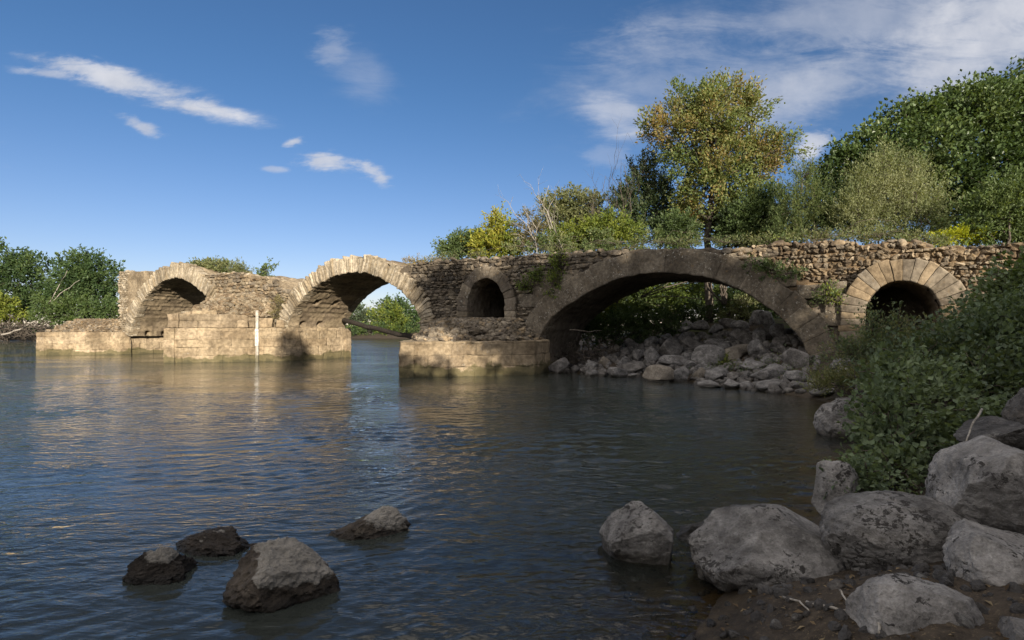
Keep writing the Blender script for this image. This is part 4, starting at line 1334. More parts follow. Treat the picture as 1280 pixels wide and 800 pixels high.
GREEN = [(0.027, 0.041, 0.016), (0.046, 0.071, 0.026), (0.072, 0.103, 0.037), (0.095, 0.127, 0.048)]
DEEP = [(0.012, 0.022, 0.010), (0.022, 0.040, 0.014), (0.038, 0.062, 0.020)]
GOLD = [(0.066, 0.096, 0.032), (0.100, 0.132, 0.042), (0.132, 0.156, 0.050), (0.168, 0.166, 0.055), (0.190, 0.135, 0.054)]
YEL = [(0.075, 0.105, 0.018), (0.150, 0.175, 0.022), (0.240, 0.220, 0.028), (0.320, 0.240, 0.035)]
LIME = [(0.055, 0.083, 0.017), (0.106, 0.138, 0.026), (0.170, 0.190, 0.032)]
OLIVE = [(0.070, 0.085, 0.035), (0.120, 0.132, 0.058), (0.170, 0.175, 0.080), (0.210, 0.200, 0.100)]
SAGE = [(0.070, 0.088, 0.038), (0.120, 0.135, 0.058), (0.170, 0.170, 0.080)]
FIG = [(0.028, 0.046, 0.016), (0.047, 0.075, 0.025), (0.072, 0.105, 0.037), (0.105, 0.136, 0.051)]
BUSH = [(0.052, 0.074, 0.044), (0.076, 0.105, 0.058), (0.100, 0.132, 0.070), (0.135, 0.172, 0.092)]
FARG = [(0.029, 0.052, 0.021), (0.048, 0.081, 0.029), (0.076, 0.108, 0.037)]

def trees():
    # ---------- behind the bridge, left to right
    plant('shrub', 'small dark green shrub at the left end of the greenery on the bridge', 'shrub', foot(572, 34.5, 5.2), plobes([(566, 312, 14, 12), (580, 306, 15, 13), (596, 308, 12, 14)], 34.5),
          GREEN[1:], 3800, 0.16, 0.5, 0.05, seed=101, stems=4, trunk_name='stem')
    plant('tree', 'slim yellow leaved tree, leftmost of the tall growth behind the bridge', 'tree', foot(621, 34, 3.0),
          plobes([(620, 310, 30, 13), (606, 306, 14, 14), (626, 292, 13, 14), (621, 279, 8, 12), (636, 308, 15, 12)], 34), [(0.075, 0.105, 0.018), (0.140, 0.170, 0.026), (0.200, 0.210, 0.032), (0.270, 0.235, 0.040)], 5200, 0.17, 0.6, 0.09, seed=102, up=0.9)
    plant('tree', 'round topped sage green tree behind the bare pale branches', 'tree', foot(716, 37),
          plobes([(700, 262, 22, 18), (722, 252, 24, 14), (738, 262, 17, 20), (708, 278, 22, 22), (735, 283, 20, 22), (688, 276, 12, 16)], 37), SAGE, 7800, 0.17, 0.6, 0.16, seed=103, twigs=120, fork=0.5)
    plant('shrub', 'thin brownish shrub round the pale bare branches', 'shrub', foot(668, 33.5, 3.2), plobes([(663, 285, 18, 22), (676, 298, 20, 16), (656, 308, 20, 9)], 33.5),
          [(0.085, 0.070, 0.035), (0.135, 0.115, 0.055), (0.10, 0.11, 0.04)], 2000, 0.13, 0.6, 0.04, seed=104, stems=6, twigs=160, trunk_name='stem')
    plant('shrub', 'bright yellow green shrub below the sage green tree', 'shrub', foot(712, 32.5, 3.4), plobes([(706, 300, 14, 16), (696, 306, 14, 10), (722, 303, 12, 12)], 32.5), LIME, 3600, 0.15, 0.5, 0.05, seed=105, stems=5, trunk_name='stem')
    plant('shrub', 'lime green shrub lit by the sun, left of the dark evergreen', 'shrub', foot(755, 32, 3.5), plobes([(745, 292, 18, 18), (764, 288, 17, 20), (784, 294, 16, 16), (752, 304, 30, 10)], 32), LIME, 6200, 0.15, 0.5, 0.06, seed=106, stems=6, trunk_name='stem')
    plant('evergreen_tree', 'dark pointed evergreen tree left of the golden tree', 'tree', foot(806, 35.5),
          plobes([(804, 222, 12, 22), (792, 240, 16, 20), (816, 244, 18, 24), (782, 264, 16, 20), (806, 268, 26, 26), (832, 262, 20, 32), (792, 286, 22, 18), (840, 290, 24, 18), (776, 250, 8, 14), (812, 210, 7, 14)], 35.5),
          DEEP[1:] + [(0.060, 0.078, 0.036), (0.085, 0.100, 0.050)], 13000, 0.17, 0.8, 0.18, seed=107, up=1.3, mat='needle', twigs=140, aspect=0.4, per=40)
    plant('golden_tree', 'tall open tree with golden and rusty autumn leaves, highest in the picture', 'tree', foot(884, 33),
          plobes([(870, 124, 17, 17, .3), (905, 118, 22, 20), (889, 138, 26, 18, -.5), (850, 132, 24, 20), (836, 158, 26, 16, -.4), (930, 140, 26, 24), (890, 160, 34, 22, -.9), (868, 182, 34, 22, .6), (925, 180, 34, 22, .5),
                  (958, 186, 24, 15), (976, 178, 18, 9), (850, 205, 20, 16), (905, 208, 36, 22, -.8), (945, 214, 26, 18), (884, 232, 36, 20), (925, 240, 30, 18, -.5), (862, 240, 20, 18), (905, 260, 28, 16, .5), (866, 266, 20, 18, .6), (890, 282, 26, 14, 1.2), (912, 284, 22, 14, .8), (858, 288, 18, 12, .8), (820, 168, 14, 12), (985, 190, 16, 9)], 33),
          GOLD, 21000, 0.19, 0.7, 0.26, seed=108, twigs=420, fork=0.62, hollow=2.2, per=44, spread=0.17)
    plant('shrub', 'dark green bush under the golden tree', 'shrub', foot(905, 31.5, 3.6), plobes([(848, 288, 20, 20), (920, 286, 20, 24), (940, 272, 26, 24), (845, 302, 22, 8), (915, 302, 20, 8)], 31.5),
          GREEN, 8600, 0.17, 0.5, 0.07, seed=109, stems=6, trunk_name='stem')
    plant('shrub', 'grey green bush between the golden tree and the feathery bush', 'shrub', foot(962, 32, 3.6), plobes([(962, 262, 20, 24), (970, 288, 28, 20), (946, 296, 18, 12)], 32), DEEP + GREEN[1:3], 6200, 0.16, 0.5, 0.07, seed=110, stems=5, trunk_name='stem')
    plant('fig_tree', 'huge broad leaved dark green tree filling the top right corner', 'tree', foot(1180, 30.5),
          plobes([(1262, 118, 34, 24, 1), (1222, 128, 28, 20), (1190, 142, 26, 22), (1152, 148, 26, 22), (1120, 170, 24, 24), (1090, 190, 24, 22), (1062, 208, 24, 24), (1160, 182, 38, 28, -1.2),
                  (1225, 150, 40, 30, -1.2), (1280, 150, 36, 36, -1), (1120, 210, 40, 28, -.8), (1185, 222, 42, 30, -1.4), (1250, 212, 44, 34, -1.6), (1320, 142, 50, 48), (1330, 210, 50, 50), (1270, 262, 44, 30, -1.8), (1200, 262, 38, 26, -.5),
                  (1040, 222, 18, 18), (1110, 250, 40, 30, .6), (1050, 252, 26, 28, .6)], 30.5),
          FIG, 40000, 0.215, 0.6, 0.30, seed=111, twigs=300, hollow=3.0, aspect=0.72, mat='leaf_glossy', per=26, spread=0.2)
    plant('shrub', 'feathery green bush with long upright sprays, right of the golden tree', 'shrub', foot(1012, 28.5, 3.6),
          plobes([(998, 262, 24, 34), (1022, 266, 22, 32), (984, 288, 18, 18), (1040, 282, 22, 24), (1010, 222, 8, 14)], 28.5), GREEN[1:] + [(0.115, 0.13, 0.045)], 10500, 0.13, 0.9, 0.06, seed=112, stems=8, up=1.6, aspect=0.3, trunk_name='stem', twigs=120)
    plant('willow_bush', 'olive grey willow bush in front of the huge broad leaved tree', 'shrub', foot(1110, 27, 3.6),
          plobes([(1085, 240, 26, 32), (1110, 228, 28, 34), (1140, 244, 28, 34), (1070, 270, 26, 28), (1118, 268, 40, 30), (1160, 270, 26, 26), (1108, 204, 14, 14), (1136, 214, 14, 14), (1100, 292, 50, 10)], 27),
          [(0.085, 0.105, 0.045), (0.130, 0.150, 0.068), (0.170, 0.190, 0.090), (0.200, 0.210, 0.110)], 19000, 0.12, 0.85, 0.06, seed=113, stems=10, up=1.5, aspect=0.28, trunk_name='stem', twigs=160)
    plant('shrub', 'low shrub with bright yellow foliage on top of the right end wall', 'shrub', foot(1190, 23.5, 4.6), plobes([(1180, 298, 16, 7), (1205, 294, 18, 8), (1222, 297, 12, 7)], 23.5), [(0.14, 0.18, 0.02), (0.24, 0.27, 0.02), (0.34, 0.34, 0.02)], 2400, 0.09, 0.25, 0.02, seed=114, stems=6, trunk_name='stem')
    plant('shrub', 'leafy green shrub leaning over the right end of the wall', 'shrub', foot(1255, 23, 3.6), plobes([(1240, 272, 26, 22), (1270, 250, 30, 30), (1225, 292, 18, 14), (1262, 288, 26, 16), (1300, 270, 30, 36)], 23.5),
          FIG[1:], 8000, 0.17, 0.6, 0.06, seed=115, stems=8, trunk_name='stem', aspect=0.45)
    # ---------- seen through the wide arch, behind the rocks
    bx = dict(stems=8, trunk_name='stem')
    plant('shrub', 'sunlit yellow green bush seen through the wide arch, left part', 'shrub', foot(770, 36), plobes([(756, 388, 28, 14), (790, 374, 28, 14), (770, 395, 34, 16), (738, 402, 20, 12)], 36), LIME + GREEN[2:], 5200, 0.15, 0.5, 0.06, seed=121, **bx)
    plant('shrub', 'leafy bush hanging over the rocks behind the crown of the wide arch', 'shrub', foot(840, 35), plobes([(820, 366, 34, 14), (860, 364, 34, 12), (835, 382, 40, 16), (890, 372, 26, 14), (800, 390, 30, 18)], 35), LIME[:2] + GREEN[1:], 8600, 0.15, 0.5, 0.07, seed=122, **bx)
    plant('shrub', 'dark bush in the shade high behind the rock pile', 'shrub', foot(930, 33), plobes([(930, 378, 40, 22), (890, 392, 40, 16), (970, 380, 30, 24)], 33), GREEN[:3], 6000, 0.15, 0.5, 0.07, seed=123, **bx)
    plant('shrub', 'small grey green shrub growing between rocks under the right side of the arch', 'shrub', ray_ground(926, 402, 0, 12, 40), plobes([(922, 386, 14, 12), (934, 380, 10, 9), (912, 394, 9, 8)], ray_ground(926, 402, 0, 12, 40)[1]), SAGE, 1100, 0.12, 0.4, 0.02, seed=124, stems=6, trunk_name='stem')
    plant('weed', 'yellow green tuft among the rocks of the pile', 'plant', ray_ground(910, 456, 0, 12, 40), plobes([(908, 451, 6, 6), (898, 454, 6, 4)], ray_ground(910, 456, 0, 12, 40)[1]), LIME, 260, 0.09, 0.25, 0.01, seed=125, stems=4, trunk_name='stem')
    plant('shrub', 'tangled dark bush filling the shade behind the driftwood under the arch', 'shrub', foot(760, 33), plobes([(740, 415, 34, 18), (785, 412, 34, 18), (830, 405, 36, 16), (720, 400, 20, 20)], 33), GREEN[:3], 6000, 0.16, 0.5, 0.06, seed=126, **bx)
    plant('shrub', 'tall hedge like growth far behind the wide arch', 'shrub', foot(850, 44), plobes([(740, 385, 40, 30), (800, 380, 50, 34), (870, 380, 50, 34), (940, 385, 50, 34), (1000, 390, 40, 34)], 44), GREEN, 12000, 0.24, 0.6, 0.08, seed=127, **bx)
    plant('shrub', 'low mixed green scrub along the back edge of the bridge crown', 'shrub', foot(800, 31.5, 4.0), plobes([(652, 314, 18, 8), (690, 308, 22, 14), (722, 312, 20, 8), (748, 304, 16, 16), (782, 309, 24, 8), (818, 302, 20, 14), (850, 307, 22, 8), (912, 304, 20, 10), (940, 296, 18, 16), (975, 301, 24, 8), (1008, 292, 18, 13), (1040, 298, 26, 8), (1075, 293, 22, 11, -3), (1120, 298, 28, 8, -4), (1160, 299, 22, 9, -5)], 31), GREEN[1:] + SAGE[1:], 6500, 0.15, 0.5, 0.04, seed=128, **bx)
    # ---------- growing on and in front of the masonry
    wall_lobe = lambda spec, w: [(*to_world(UW(x, y, w)[0], w, UW(x, y, w)[1]), rx * 0.036, 0.10, ry * 0.036) for x, y, rx, ry in spec]
    def on_wall(x, y, w=0.02):
        u, z = UW(x, y, w); return to_world(u, w, z)
    iv = dict(stems=5, crown_name='leaves', trunk_name='stem', trunk=0.015, per=10)
    plant('ivy', 'yellow green creeper trailing down the wall right of the small pier opening', 'creeper', on_wall(692, 325), wall_lobe([(694, 336, 12, 12), (697, 352, 8, 10), (690, 367, 6, 4), (700, 325, 7, 8)], -0.08), LIME, 520, 0.12, 0.3, seed=131, **iv)
    plant('ivy', 'green creeper patch on the wall nearest the small pier opening', 'creeper', on_wall(668, 340), wall_lobe([(668, 350, 11, 9), (656, 358, 9, 6), (674, 342, 6, 5)], -0.08), LIME[:2] + GREEN[2:], 460, 0.12, 0.3, seed=132, **iv)
    plant('weed', 'grassy clump hanging over the shoulder of the wide arch', 'plant', on_wall(965, 335), wall_lobe([(965, 338, 18, 7), (985, 343, 14, 5), (945, 332, 14, 5)], -0.02), SAGE[:2] + GREEN[1:3], 700, 0.11, 0.25, seed=133, **iv)
    plant('ivy', 'bright leafy plant rooted in the wall left of the right flood opening', 'creeper', on_wall(1040, 372), wall_lobe([(1036, 368, 11, 9), (1048, 374, 9, 5), (1026, 374, 8, 5)], -0.15), LIME + FIG[2:], 420, 0.10, 0.25, seed=134, **iv)
    plant('weed', 'grass tufts along the top of the wide arch', 'plant', on_wall(760, 312, 0.6), wall_lobe([(700, 313, 26, 3), (760, 310, 40, 3), (840, 306, 40, 2.5), (905, 304, 30, 3), (600, 320, 30, 2.5), (560, 323, 20, 3)], 0.7), SAGE + GREEN[2:], 1100, 0.12, 0.3, seed=135, up=1.5, aspect=0.25, **{k: v for k, v in iv.items()})
    plant('weed', 'dry ochre grass on the crest between the middle arch and the wall', 'plant', on_wall(522, 329, 0.6), wall_lobe([(520, 329, 20, 4), (540, 331, 10, 6), (548, 326, 14, 3)], 0.5), [(0.16, 0.13, 0.05), (0.24, 0.18, 0.07), (0.12, 0.13, 0.04)], 800, 0.13, 0.3, seed=136, up=1.2, aspect=0.25, **iv)
    plant('weed', 'green and ochre weeds along the top of the parapet rubble', 'plant', on_wall(1000, 302, 1.2), wall_lobe([(960, 303, 30, 4), (1020, 299, 36, 4), (1100, 298, 40, 4), (1160, 303, 26, 4)], 1.3), SAGE + GREEN[2:] + YEL[1:2], 2200, 0.12, 0.35, seed=137, up=1.4, aspect=0.28, **iv)
    plant('shrub', 'rounded green shrub on the ruined top beside the far arch', 'shrub', on_wall(266, 341, 2), wall_lobe([(262, 336, 30, 12), (278, 337, 26, 10), (250, 335, 18, 10)], 2), OLIVE[:3] + GREEN[2:], 2600, 0.18, 0.5, 0.03, seed=141, stems=6, trunk_name='stem')
    plant('weed', 'blue green spiky plant on the ruined top, right of the rounded shrub', 'plant', on_wall(296, 343, 2), wall_lobe([(297, 337, 14, 8), (302, 342, 18, 5)], 2), SAGE[:2] + OLIVE[1:3], 700, 0.2, 0.5, 0.02, seed=142, stems=5, trunk_name='stem', up=1.3, aspect=0.25)
    plant('sapling', 'thin sapling alone on the ruined top above the gauge', 'sapling', on_wall(331, 347, 1.5), wall_lobe([(331, 337, 13, 10), (326, 341, 8, 8)], 1.5), GREEN[2:] + SAGE[:1], 240, 0.2, 0.5, 0.03, seed=143, stems=3, trunk_name='stem', twigs=20)
    plant('weed', 'mossy weeds on the slope beside the left foot of the middle arch', 'plant', on_wall(347, 385, -0.3), wall_lobe([(349, 380, 9, 10), (345, 394, 11, 8)], -0.12), [(0.15, 0.135, 0.06), (0.20, 0.17, 0.08), (0.12, 0.12, 0.05)], 420, 0.12, 0.2, seed=144, up=0.8, aspect=0.3, **iv)
    # ---------- far bank seen through the middle arch
    plant('tree', 'tall dark green tree on the far bank inside the middle arch', 'tree', foot(505, 132), plobes([(492, 388, 18, 14), (508, 396, 20, 18), (520, 402, 16, 14), (496, 378, 10, 8), (500, 412, 22, 10)], 132), FARG, 3200, 0.62, 1.6, 0.3, seed=151)
    plant('tree', 'light yellow green tree in front of the dark one inside the middle arch', 'tree', foot(486, 126), plobes([(486, 392, 15, 12), (480, 402, 16, 12), (494, 404, 14, 12)], 126), LIME + FARG[1:], 2400, 0.55, 1.4, 0.25, seed=152)
    plant('tree', 'distant bluish green tree at the left inside the middle arch', 'tree', foot(449, 165), plobes([(448, 394, 16, 10), (458, 400, 14, 9), (436, 402, 14, 10)], 165), [(0.05, 0.075, 0.045), (0.08, 0.10, 0.055)], 1700, 0.75, 1.6, 0.3, seed=153)
    plant('shrub', 'line of low green bushes on the far bank inside the middle arch', 'shrub', foot(470, 124), plobes([(440, 414, 16, 6), (462, 414, 18, 7), (485, 415, 18, 6), (510, 415, 18, 7)], 124), LIME[:2] + FARG, 2600, 0.42, 0.9, 0.08, seed=154, **bx)
    # ---------- far left bank
    plant('tree', 'broad dark green tree at the left edge of the picture', 'tree', foot(28, 112), plobes([(8, 345, 34, 26), (40, 350, 34, 28), (14, 325, 20, 16), (34, 330, 22, 16), (20, 375, 44, 24), (52, 378, 26, 22), (-30, 350, 44, 36)], 112), FARG, 8000, 0.62, 1.8, 0.45, seed=161, hollow=3)
    plant('tree', 'round topped green tree beside the left end of the ruin', 'tree', foot(106, 108), plobes([(88, 342, 18, 18), (112, 338, 22, 17), (126, 350, 18, 22), (100, 362, 28, 22), (124, 374, 20, 18), (84, 368, 20, 18)], 108), FARG, 6800, 0.58, 1.8, 0.4, seed=162, hollow=3)
    plant('shrub', 'bright green thicket at the foot of the round topped tree', 'shrub', foot(110, 104), plobes([(148, 398, 16, 14), (138, 392, 16, 14), (96, 388, 26, 14), (128, 388, 22, 12), (64, 386, 22, 14), (78, 396, 30, 10)], 104), FARG[1:] + LIME[:1], 4200, 0.5, 1.2, 0.12, seed=163, **bx)
    plant('shrub', 'yellow green bush low at the left edge', 'shrub', foot(8, 104.5), plobes([(8, 385, 18, 14), (-10, 390, 24, 14), (16, 396, 14, 8)], 104.5), LIME[1:] + YEL[:1], 1900, 0.5, 1.0, 0.1, seed=164, **bx)

def bare_tree(name, label, base, tips, r, seed, bark='bark_pale', group=None, sub=5, k=5):
    rng = np.random.default_rng(seed)
    root = empty(name, tuple(base), label, 'tree', group)
    ch, tw = [], []
    base = np.asarray(base, float)
    for t in tips:
        t = np.asarray(t, float)
        tb, p = branch(base + rng.normal(0, 0.05, 3), t, r, r * 0.18, rng, 0.10, 10, k, 0.03)
        ch.append((tb[0] - base, tb[1], None))
        L = np.linalg.norm(t - base)
        for s in range(sub):
            i = rng.integers(4, 9)
            d = unit(p[-1] - p[0] + rng.normal(0, 0.5, 3) * L * 0.8)
            q = p[i] + d * L * rng.uniform(0.15, 0.35)
            tb, p2 = branch(p[i], q, r * 0.28, r * 0.08, rng, 0.12, 6, 4)
            tw.append((tb[0] - base, tb[1], None))
            for _ in range(3):
                j = rng.integers(2, 6)
                d2 = unit(d + rng.normal(0, 0.6, 3))
                tb, _p = branch(p2[j], p2[j] + d2 * L * 0.12, r * 0.12, r * 0.05, rng, 0.1, 4, 3)
                tw.append((tb[0] - base, tb[1], None))
    build('trunk', ch, M[bark], root); build('twigs', tw, M[bark], root)
    return root

def bare_trees():
    b = foot(694, 31.5, 4.2)
    bare_tree('bare_tree', 'bare tree with pale forking branches behind the bridge', b, [P(641, 246, 31), P(672, 240, 32), P(686, 232, 31.5), P(655, 262, 30.5)], 0.055, 1, sub=6)
    bare_tree('bare_tree', 'leafless grey twiggy tree against the dark evergreen', foot(772, 34, 3.6), [P(757, 220, 34), P(768, 208, 34.4), P(780, 205, 34), P(748, 240, 33.6)], 0.05, 2, 'bark', sub=9)
    bare_tree('bare_tree', 'thin leafless stems rising from the lime green shrub', foot(750, 33, 3.6), [P(753, 228, 33), P(742, 236, 33.3), P(738, 250, 33)], 0.03, 3, 'bark', sub=5)
    rng = np.random.default_rng(44)
    # leaning dead branches by the far left trees
    for (x0, y0, x1, y1, lab) in ((60, 380, 84, 338, 'pale dead trunk leaning left among the far left trees'), (58, 382, 100, 350, 'pale dead trunk leaning lower across the far left thicket')):
        tb, _ = branch(P(x0, y0, 103), P(x1, y1, 103.5), 0.10, 0.03, rng, 0.05, 8, 5)
        tag(build('dead_tree', [tb], M['bark_pale']), lab, 'dead tree')

def shade_grove():
    """the riverside trees on the bank behind the photographer"""
    rng = np.random.default_rng(66)
    def at(x, z, y, r, dz=None):
        return (x, y, z, r, r * 0.8, dz or r)
    S = [
        ('tree', 'tall leafy tree on the bank behind the viewer', (13.0, -9.0), [at(12.0, 13.2, -8, 1.9), at(11.0, 14.5, -8, 1.1), at(10.7, 15.4, -8, .8), at(14.2, 14.3, -8.4, 1.8, 1.5), at(13.2, 11.4, -8, 2.0), at(11.9, 11.5, -7.6, 0.9), at(15.0, 11.2, -8, 2.1), at(12.8, 7.2, -8, 2.0), at(15.2, 8.2, -8.4, 2.4), at(15.6, 12.6, -8.2, 1.8, 1.6)], 21000),
        ('tree', 'broad leafy tree on the bank right of the tall one', (18.2, -9.0), [at(16.6, 13.8, -8.2, 1.6, 1.5), at(18.6, 13.1, -8, 1.9, 1.7), at(20.5, 11.7, -8.1, 1.7, 1.6), at(17.4, 11.0, -8, 2.0), at(20.0, 10.6, -8.2, 1.9, 1.5), at(18.5, 8.4, -8, 2.8, 2.0), at(21.2, 8.2, -8, 2.2, 1.8)], 22000),
        ('tree', 'lower leafy tree at the right end of the grove', (23.6, -8.6), [at(23.0, 8.6, -8, 2.2, 1.5), at(25.2, 8.0, -8, 2.3, 2.0), at(27.6, 7.4, -8, 2.4, 2.0), at(24, 5.6, -8, 2.6, 2.0), at(27, 4.6, -8, 2.6)], 8000),
        ('tree', 'small leafy tree close behind the viewer', (6.2, -9.4), [at(6.0, 7.6, -8.6, 1.9), at(8.2, 8.2, -8.4, 1.8), at(4.2, 6.2, -8.4, 1.8), at(7.0, 5.2, -8.4, 2.2), at(9.6, 6.0, -8.2, 2.2), at(10.8, 7.2, -8.2, 1.4), at(3, 4.6, -8.6, 1.8)], 11000),
        ('shrub', 'dense thicket on the bank behind the viewer', (4.0, -9.6), [at(-1.5, 3.0, -8.6, 1.8), at(1.4, 4.0, -8.8, 2.0), at(4.2, 3.6, -8.6, 2.2), at(7.4, 3.2, -8.4, 2.2), at(10.6, 3.8, -8.2, 2.4), at(14, 4.6, -8.4, 2.6), at(18, 4.8, -8.2, 2.6), at(21.5, 5, -8.4, 2.4),
                                                         at(2, 1.6, -8.6, 1.6), at(6, 1.6, -8.6, 1.6), at(-4.0, 2.2, -9.4, 1.6), at(0, 2.6, -8.2, 2), at(12.5, 6.4, -9, 2.2), at(16.5, 6.6, -9, 2.2), at(20, 6.6, -9, 2.2), at(9, 5, -9, 2.2)], 19000),
    ]
    S.append(('tree', 'slender tall tree standing alone behind the viewer', (2.6, -8.6), [at(2.9, 13.7, -8, .75), at(3.3, 12.6, -8, .7), at(2.6, 11.2, -8, .9), at(2.7, 9.4, -8, 1.0), at(2.5, 7.6, -8, 1.2)], 2600))
    for k, (nm, lab, (bx, by), lobes, n) in enumerate(S):
        plant(nm, lab, 'tree' if nm == 'tree' else 'shrub', foot((bx / by) * F_PX + 640, by), lobes, GREEN, n, 0.30, 0.6, 0.28 if nm == 'tree' else 0.08, seed=300 + k, stems=1 if nm == 'tree' else 10, twigs=60, aspect=0.75, hollow=1.8, group='trees behind the viewer')

trees()
bare_trees()
shade_grove()

# ------------------------------------------------------------------ the bush on the near bank
def near_bushes():
    kw = dict(trunk_name='stem', bark='bark', hollow=2.6)
    plant('bush', 'low heart leaved bush spilling over the boulders at the water edge', 'bush', foot(1130, 7.2),
          plobes([(1118, 560, 34, 40), (1150, 520, 40, 40, .5), (1105, 520, 26, 34, .3), (1120, 595, 36, 18, -.4), (1170, 560, 26, 34, .6), (1185, 500, 40, 34, 1.0), (1120, 478, 30, 22, 1.2), (1090, 598, 14, 12, -.5)], 7.0),
          BUSH, 4300, 0.076, 0.34, 0.015, seed=401, stems=22, aspect=0.82, per=14, twigs=120, **kw)
    plant('bush', 'broad leafy bush covering the bank right of the flood opening', 'bush', foot(1215, 10.2),
          plobes([(1150, 462, 38, 28), (1200, 452, 44, 34), (1250, 450, 46, 44), (1130, 490, 34, 26, -.6), (1220, 490, 50, 34, -.8), (1275, 490, 40, 36, -.8), (1190, 432, 28, 18, .8), (1235, 418, 34, 26, .6), (1280, 415, 40, 40, .2), (1310, 460, 40, 50)], 9.8),
          SAGE[:1] + BUSH, 8600, 0.09, 0.48, 0.02, seed=402, stems=24, aspect=0.8, per=14, twigs=160, **kw)
    plant('bush', 'higher paler leaves of the climbing bush at the right edge', 'bush', foot(1262, 13.5),
          plobes([(1236, 398, 24, 20), (1258, 374, 24, 24), (1290, 356, 34, 32), (1270, 400, 40, 28, -.4), (1225, 424, 26, 18, -.4), (1310, 385, 40, 44), (1262, 352, 12, 14)], 13.2),
          BUSH + LIME[:1], 6000, 0.11, 0.5, 0.02, seed=403, stems=12, aspect=0.78, per=14, twigs=140, **kw)
    plant('bush', 'upright grey green sprays in front of the right flood opening', 'bush', foot(1092, 15.2),
          plobes([(1078, 440, 24, 14), (1106, 438, 26, 18), (1134, 446, 26, 18), (1090, 412, 10, 14), (1118, 415, 12, 14), (1062, 445, 20, 14), (1145, 420, 16, 14)], 15.0),
          SAGE + BUSH[1:3], 2900, 0.085, 0.5, 0.015, seed=404, stems=12, up=1.6, aspect=0.45, per=16, twigs=90, **kw)
    plant('weed', 'pale green weeds at the waterline between arch foot and boulder', 'plant', foot(1060, 16.4),
          plobes([(1040, 478, 22, 9), (1068, 474, 22, 12), (1090, 462, 18, 12), (1024, 488, 14, 6), (1082, 490, 18, 8)], 16.0), SAGE + GREEN[1:2], 2400, 0.075, 0.3, 0.01, seed=405, stems=10, up=1.2, aspect=0.4, per=12, twigs=40, **kw)
    plant('weed', 'dark trailing plant in front of the mottled boulder', 'plant', foot(1070, 5.9),
          plobes([(1062, 608, 16, 12), (1085, 600, 20, 14), (1045, 600, 8, 6)], 5.6), BUSH, 700, 0.05, 0.18, 0.008, seed=406, stems=6, aspect=0.8, per=10, twigs=20, **kw)

def undergrowth():
    """low weeds and leaf litter on the right bank: uncountable ground cover"""
    rng = np.random.default_rng(71)
    n = 2600
    x = rng.uniform(4.5, 26, n); y = rng.uniform(5.5, 24, n)
    h = bank_h(x, y)
    d = seg_dist(x, y, WATER_POLY)
    u = (x - BX) * BC - (y - BY) * BS; w = (x - BX) * BS + (y - BY) * BC
    ok = (h > 0.15) & (d > 1.0) & (w < -0.3) & (fbm(np.stack([x * 0.6, y * 0.6, x * 0], 1), 3, 5) > -0.25)
    base = np.stack([x, y, h], 1)[ok]
    per = 16
    pos = np.repeat(base, per, 0) + rng.normal(0, 1, (len(base) * per, 3)) * [0.22, 0.22, 0.0]
    pos[:, 2] += np.abs(rng.normal(0, 0.10, len(pos))) * rng.uniform(0.3, 2.5, len(base)).repeat(per)
    al = rng.normal(0, 0.4, (len(pos), 3)) + [0, 0, 0.8]
    V, Fc, C = leaf_cards(pos, al, 0.09, rng, SAGE[:2] + BUSH[1:3], 0.5)
    tag(build('undergrowth', [(V, Fc, C)], M['leaf'], smooth=False), 'low weeds covering the shaded right bank', 'weeds', kind='stuff')
    n = 5200
    x = rng.uniform(1.0, 9, n); y = rng.uniform(2.6, 12, n); h = bank_h(x, y)
    ok = h > 0.05
    pos = np.stack([x, y, h + 0.006], 1)[ok]
    al = rng.normal(0, 1, (len(pos), 3)) * [1, 1, 0.12]
    V, Fc, C = leaf_cards(pos, al, 0.05, rng, [(0.06, 0.04, 0.022), (0.13, 0.09, 0.05), (0.22, 0.17, 0.10)], 0.5, upn=3)
    tag(build('leaf_litter', [(V, Fc, C)], M['dry'], smooth=False), 'dead brown leaves strewn over the muddy bank', 'leaves', kind='stuff')
    n = 420
    x = rng.uniform(0.9, 7, n); y = rng.uniform(2.8, 12, n); h = bank_h(x, y)
    ok = (h > -0.35) & (h < 0.6)
    ex = rng.uniform([0.9, 2.7], [4.5, 5.6], (700, 2)); eh = bank_h(ex[:, 0], ex[:, 1])
    c = np.concatenate([np.stack([x, y, h], 1)[ok], np.c_[ex, eh][eh > -0.3]])
    hs = rng.uniform(0.008, 0.05, (len(c), 1)) * rng.uniform(0.7, 1.3, (len(c), 3))
    tag(build('gravel', [stones(c, hs, rng, ICO2, 2.5, 0.2, 8, 0.5, [(0.4, 0.4, 0.4)])], M['basalt_dark'], smooth=False), 'pebbles scattered along the muddy water edge', 'gravel', kind='stuff')

def stick(pts, r, mat, label, name='twig', cat='twig', k=6, group=None):
    rng = np.random.default_rng(len(label))
    p = np.asarray(pts, float)
    t = np.linspace(0, len(p) - 1, 9)
    q = np.stack([np.interp(t, range(len(p)), p[:, i]) for i in range(3)], 1) + rng.normal(0, r * 0.35, (9, 3))
    o = build(name, [tube(q, np.linspace(r, r * 0.55, 9), k)], M[mat])
    return tag(o, label, cat, group)

def gp(px, py, lift=0.02):
    b = ray_ground(px, py, lift, 3.0, 20)
    return b

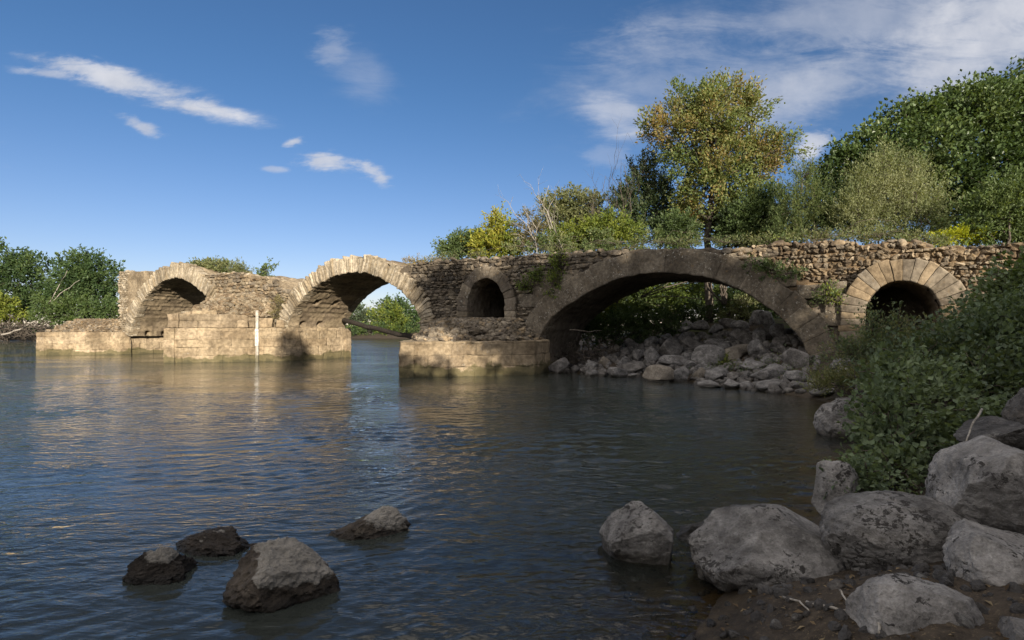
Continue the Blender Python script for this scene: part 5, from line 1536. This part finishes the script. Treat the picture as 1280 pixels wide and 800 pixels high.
def details():
    # water gauge in front of the middle pier
    g = P(321, 452, 35.4)
    root = empty('water_gauge', (g[0], g[1], -0.6), 'white painted water gauge post standing against the stepped middle pier', 'gauge')
    def box(nm, c, h, m):
        rng = np.random.default_rng(3)
        return build(nm, [blocks(np.array([c]), np.array([h]), rng, None, 0.01, 0.0, [(0.60, 0.58, 0.53) if nm == 'post' else (0.85, 0.83, 0.79)], 0.0)], M[m], root)
    box('post', (0, 0.04, 1.85), (0.085, 0.04, 1.95), 'post')
    box('gauge_board', (0, -0.012, 2.10), (0.11, 0.014, 0.52), 'post')
    for k in range(4):
        box('graduation_mark', (-0.02, -0.028, 1.72 + 0.25 * k), (0.05, 0.002, 0.02), 'mark')
    box('bracket', (0, 0.12, 2.55), (0.05, 0.05, 0.05), 'mark')
    # trunk wedged between the piers behind the middle arch
    a, b = P(424, 397.5, 41.0), P(531, 423, 34.2)
    rng = np.random.default_rng(8)
    tb, _ = branch(a, b, 0.17, 0.15, rng, 0.02, 12, 9, -0.008)
    tag(build('fallen_trunk', [tb], M['bark_dark']), 'dark fallen trunk wedged between two piers under the middle arch', 'log')
    # twigs on the mud
    stick([gp(1008, 752), gp(1040, 760), gp(1086, 768)], 0.011, 'bark_pale', 'longest pale stick lying on the mud towards the low bottom boulder')
    stick([gp(1084, 768, 0.02), gp(1098, 776, 0.05), gp(1100, 792, 0.03)], 0.012, 'bark_pale', 'short bleached stick end leaning on the low bottom boulder')
    stick([gp(1050, 738, 0.06), gp(1063, 758, 0.03)], 0.007, 'bark_pale', 'thin short twig crossing the mud above the longest stick')
    stick([gp(978, 746), gp(1000, 752), gp(1012, 764)], 0.008, 'bark_pale', 'curved pale twig at the left end of the muddy patch')
    stick([P(1228, 512, 6.0), P(1216, 530, 5.6), P(1208, 552, 5.4)], 0.012, 'bark_pale', 'dead pale stem standing out of the bush above the angular boulder', 'twig', 'twig')
    # driftwood tangle by the pier foot
    rng = np.random.default_rng(12)
    ch = []
    c0 = ray_ground(735, 455, 0, 15, 40)
    for k in range(150):
        p = c0 + np.array([rng.normal(0, 0.75), rng.normal(0.6, 0.6), abs(rng.normal(0.35, 0.4))])
        d = unit(rng.normal(0, 1, 3) * [1, 0.6, 0.75]) * rng.uniform(0.35, 1.3)
        tb, _ = branch(p - d / 2, p + d / 2, rng.uniform(0.012, 0.035), 0.007, rng, 0.3, 7, 4)
        ch.append(tb)
    tag(build('driftwood', ch, M['bark']), 'tangle of greyish driftwood roots beside the left foot of the wide arch', 'driftwood', kind='stuff')
    stick([P(712, 412, 26.6), P(735, 415, 26.9), P(752, 413, 27.2)], 0.04, 'bark', 'long weathered log lying across the top of the driftwood tangle', 'driftwood_log', 'log')
    ch = []
    for k in range(160):
        p = P(rng.uniform(-10, 62), rng.uniform(404, 420), 103 + rng.uniform(-2, 1)); d = unit(rng.normal(0, 1, 3) * [1, 0.5, 0.45]) * rng.uniform(1, 4)
        tb, _ = branch(p - d / 2, p + d / 2, rng.uniform(0.04, 0.10), 0.03, rng, 0.25, 6, 4); ch.append(tb)
    tag(build('driftwood', ch, M['bark']), 'heap of dead branches along the far left waterline', 'driftwood', kind='stuff')
    stick([P(2, 419, 101), P(24, 412, 101.5), P(44, 401, 102)], 0.16, 'bark_pale', 'bleached fallen trunk sloping into the river at the far left bank', 'fallen_trunk', 'log')

near_bushes()
undergrowth()
details()
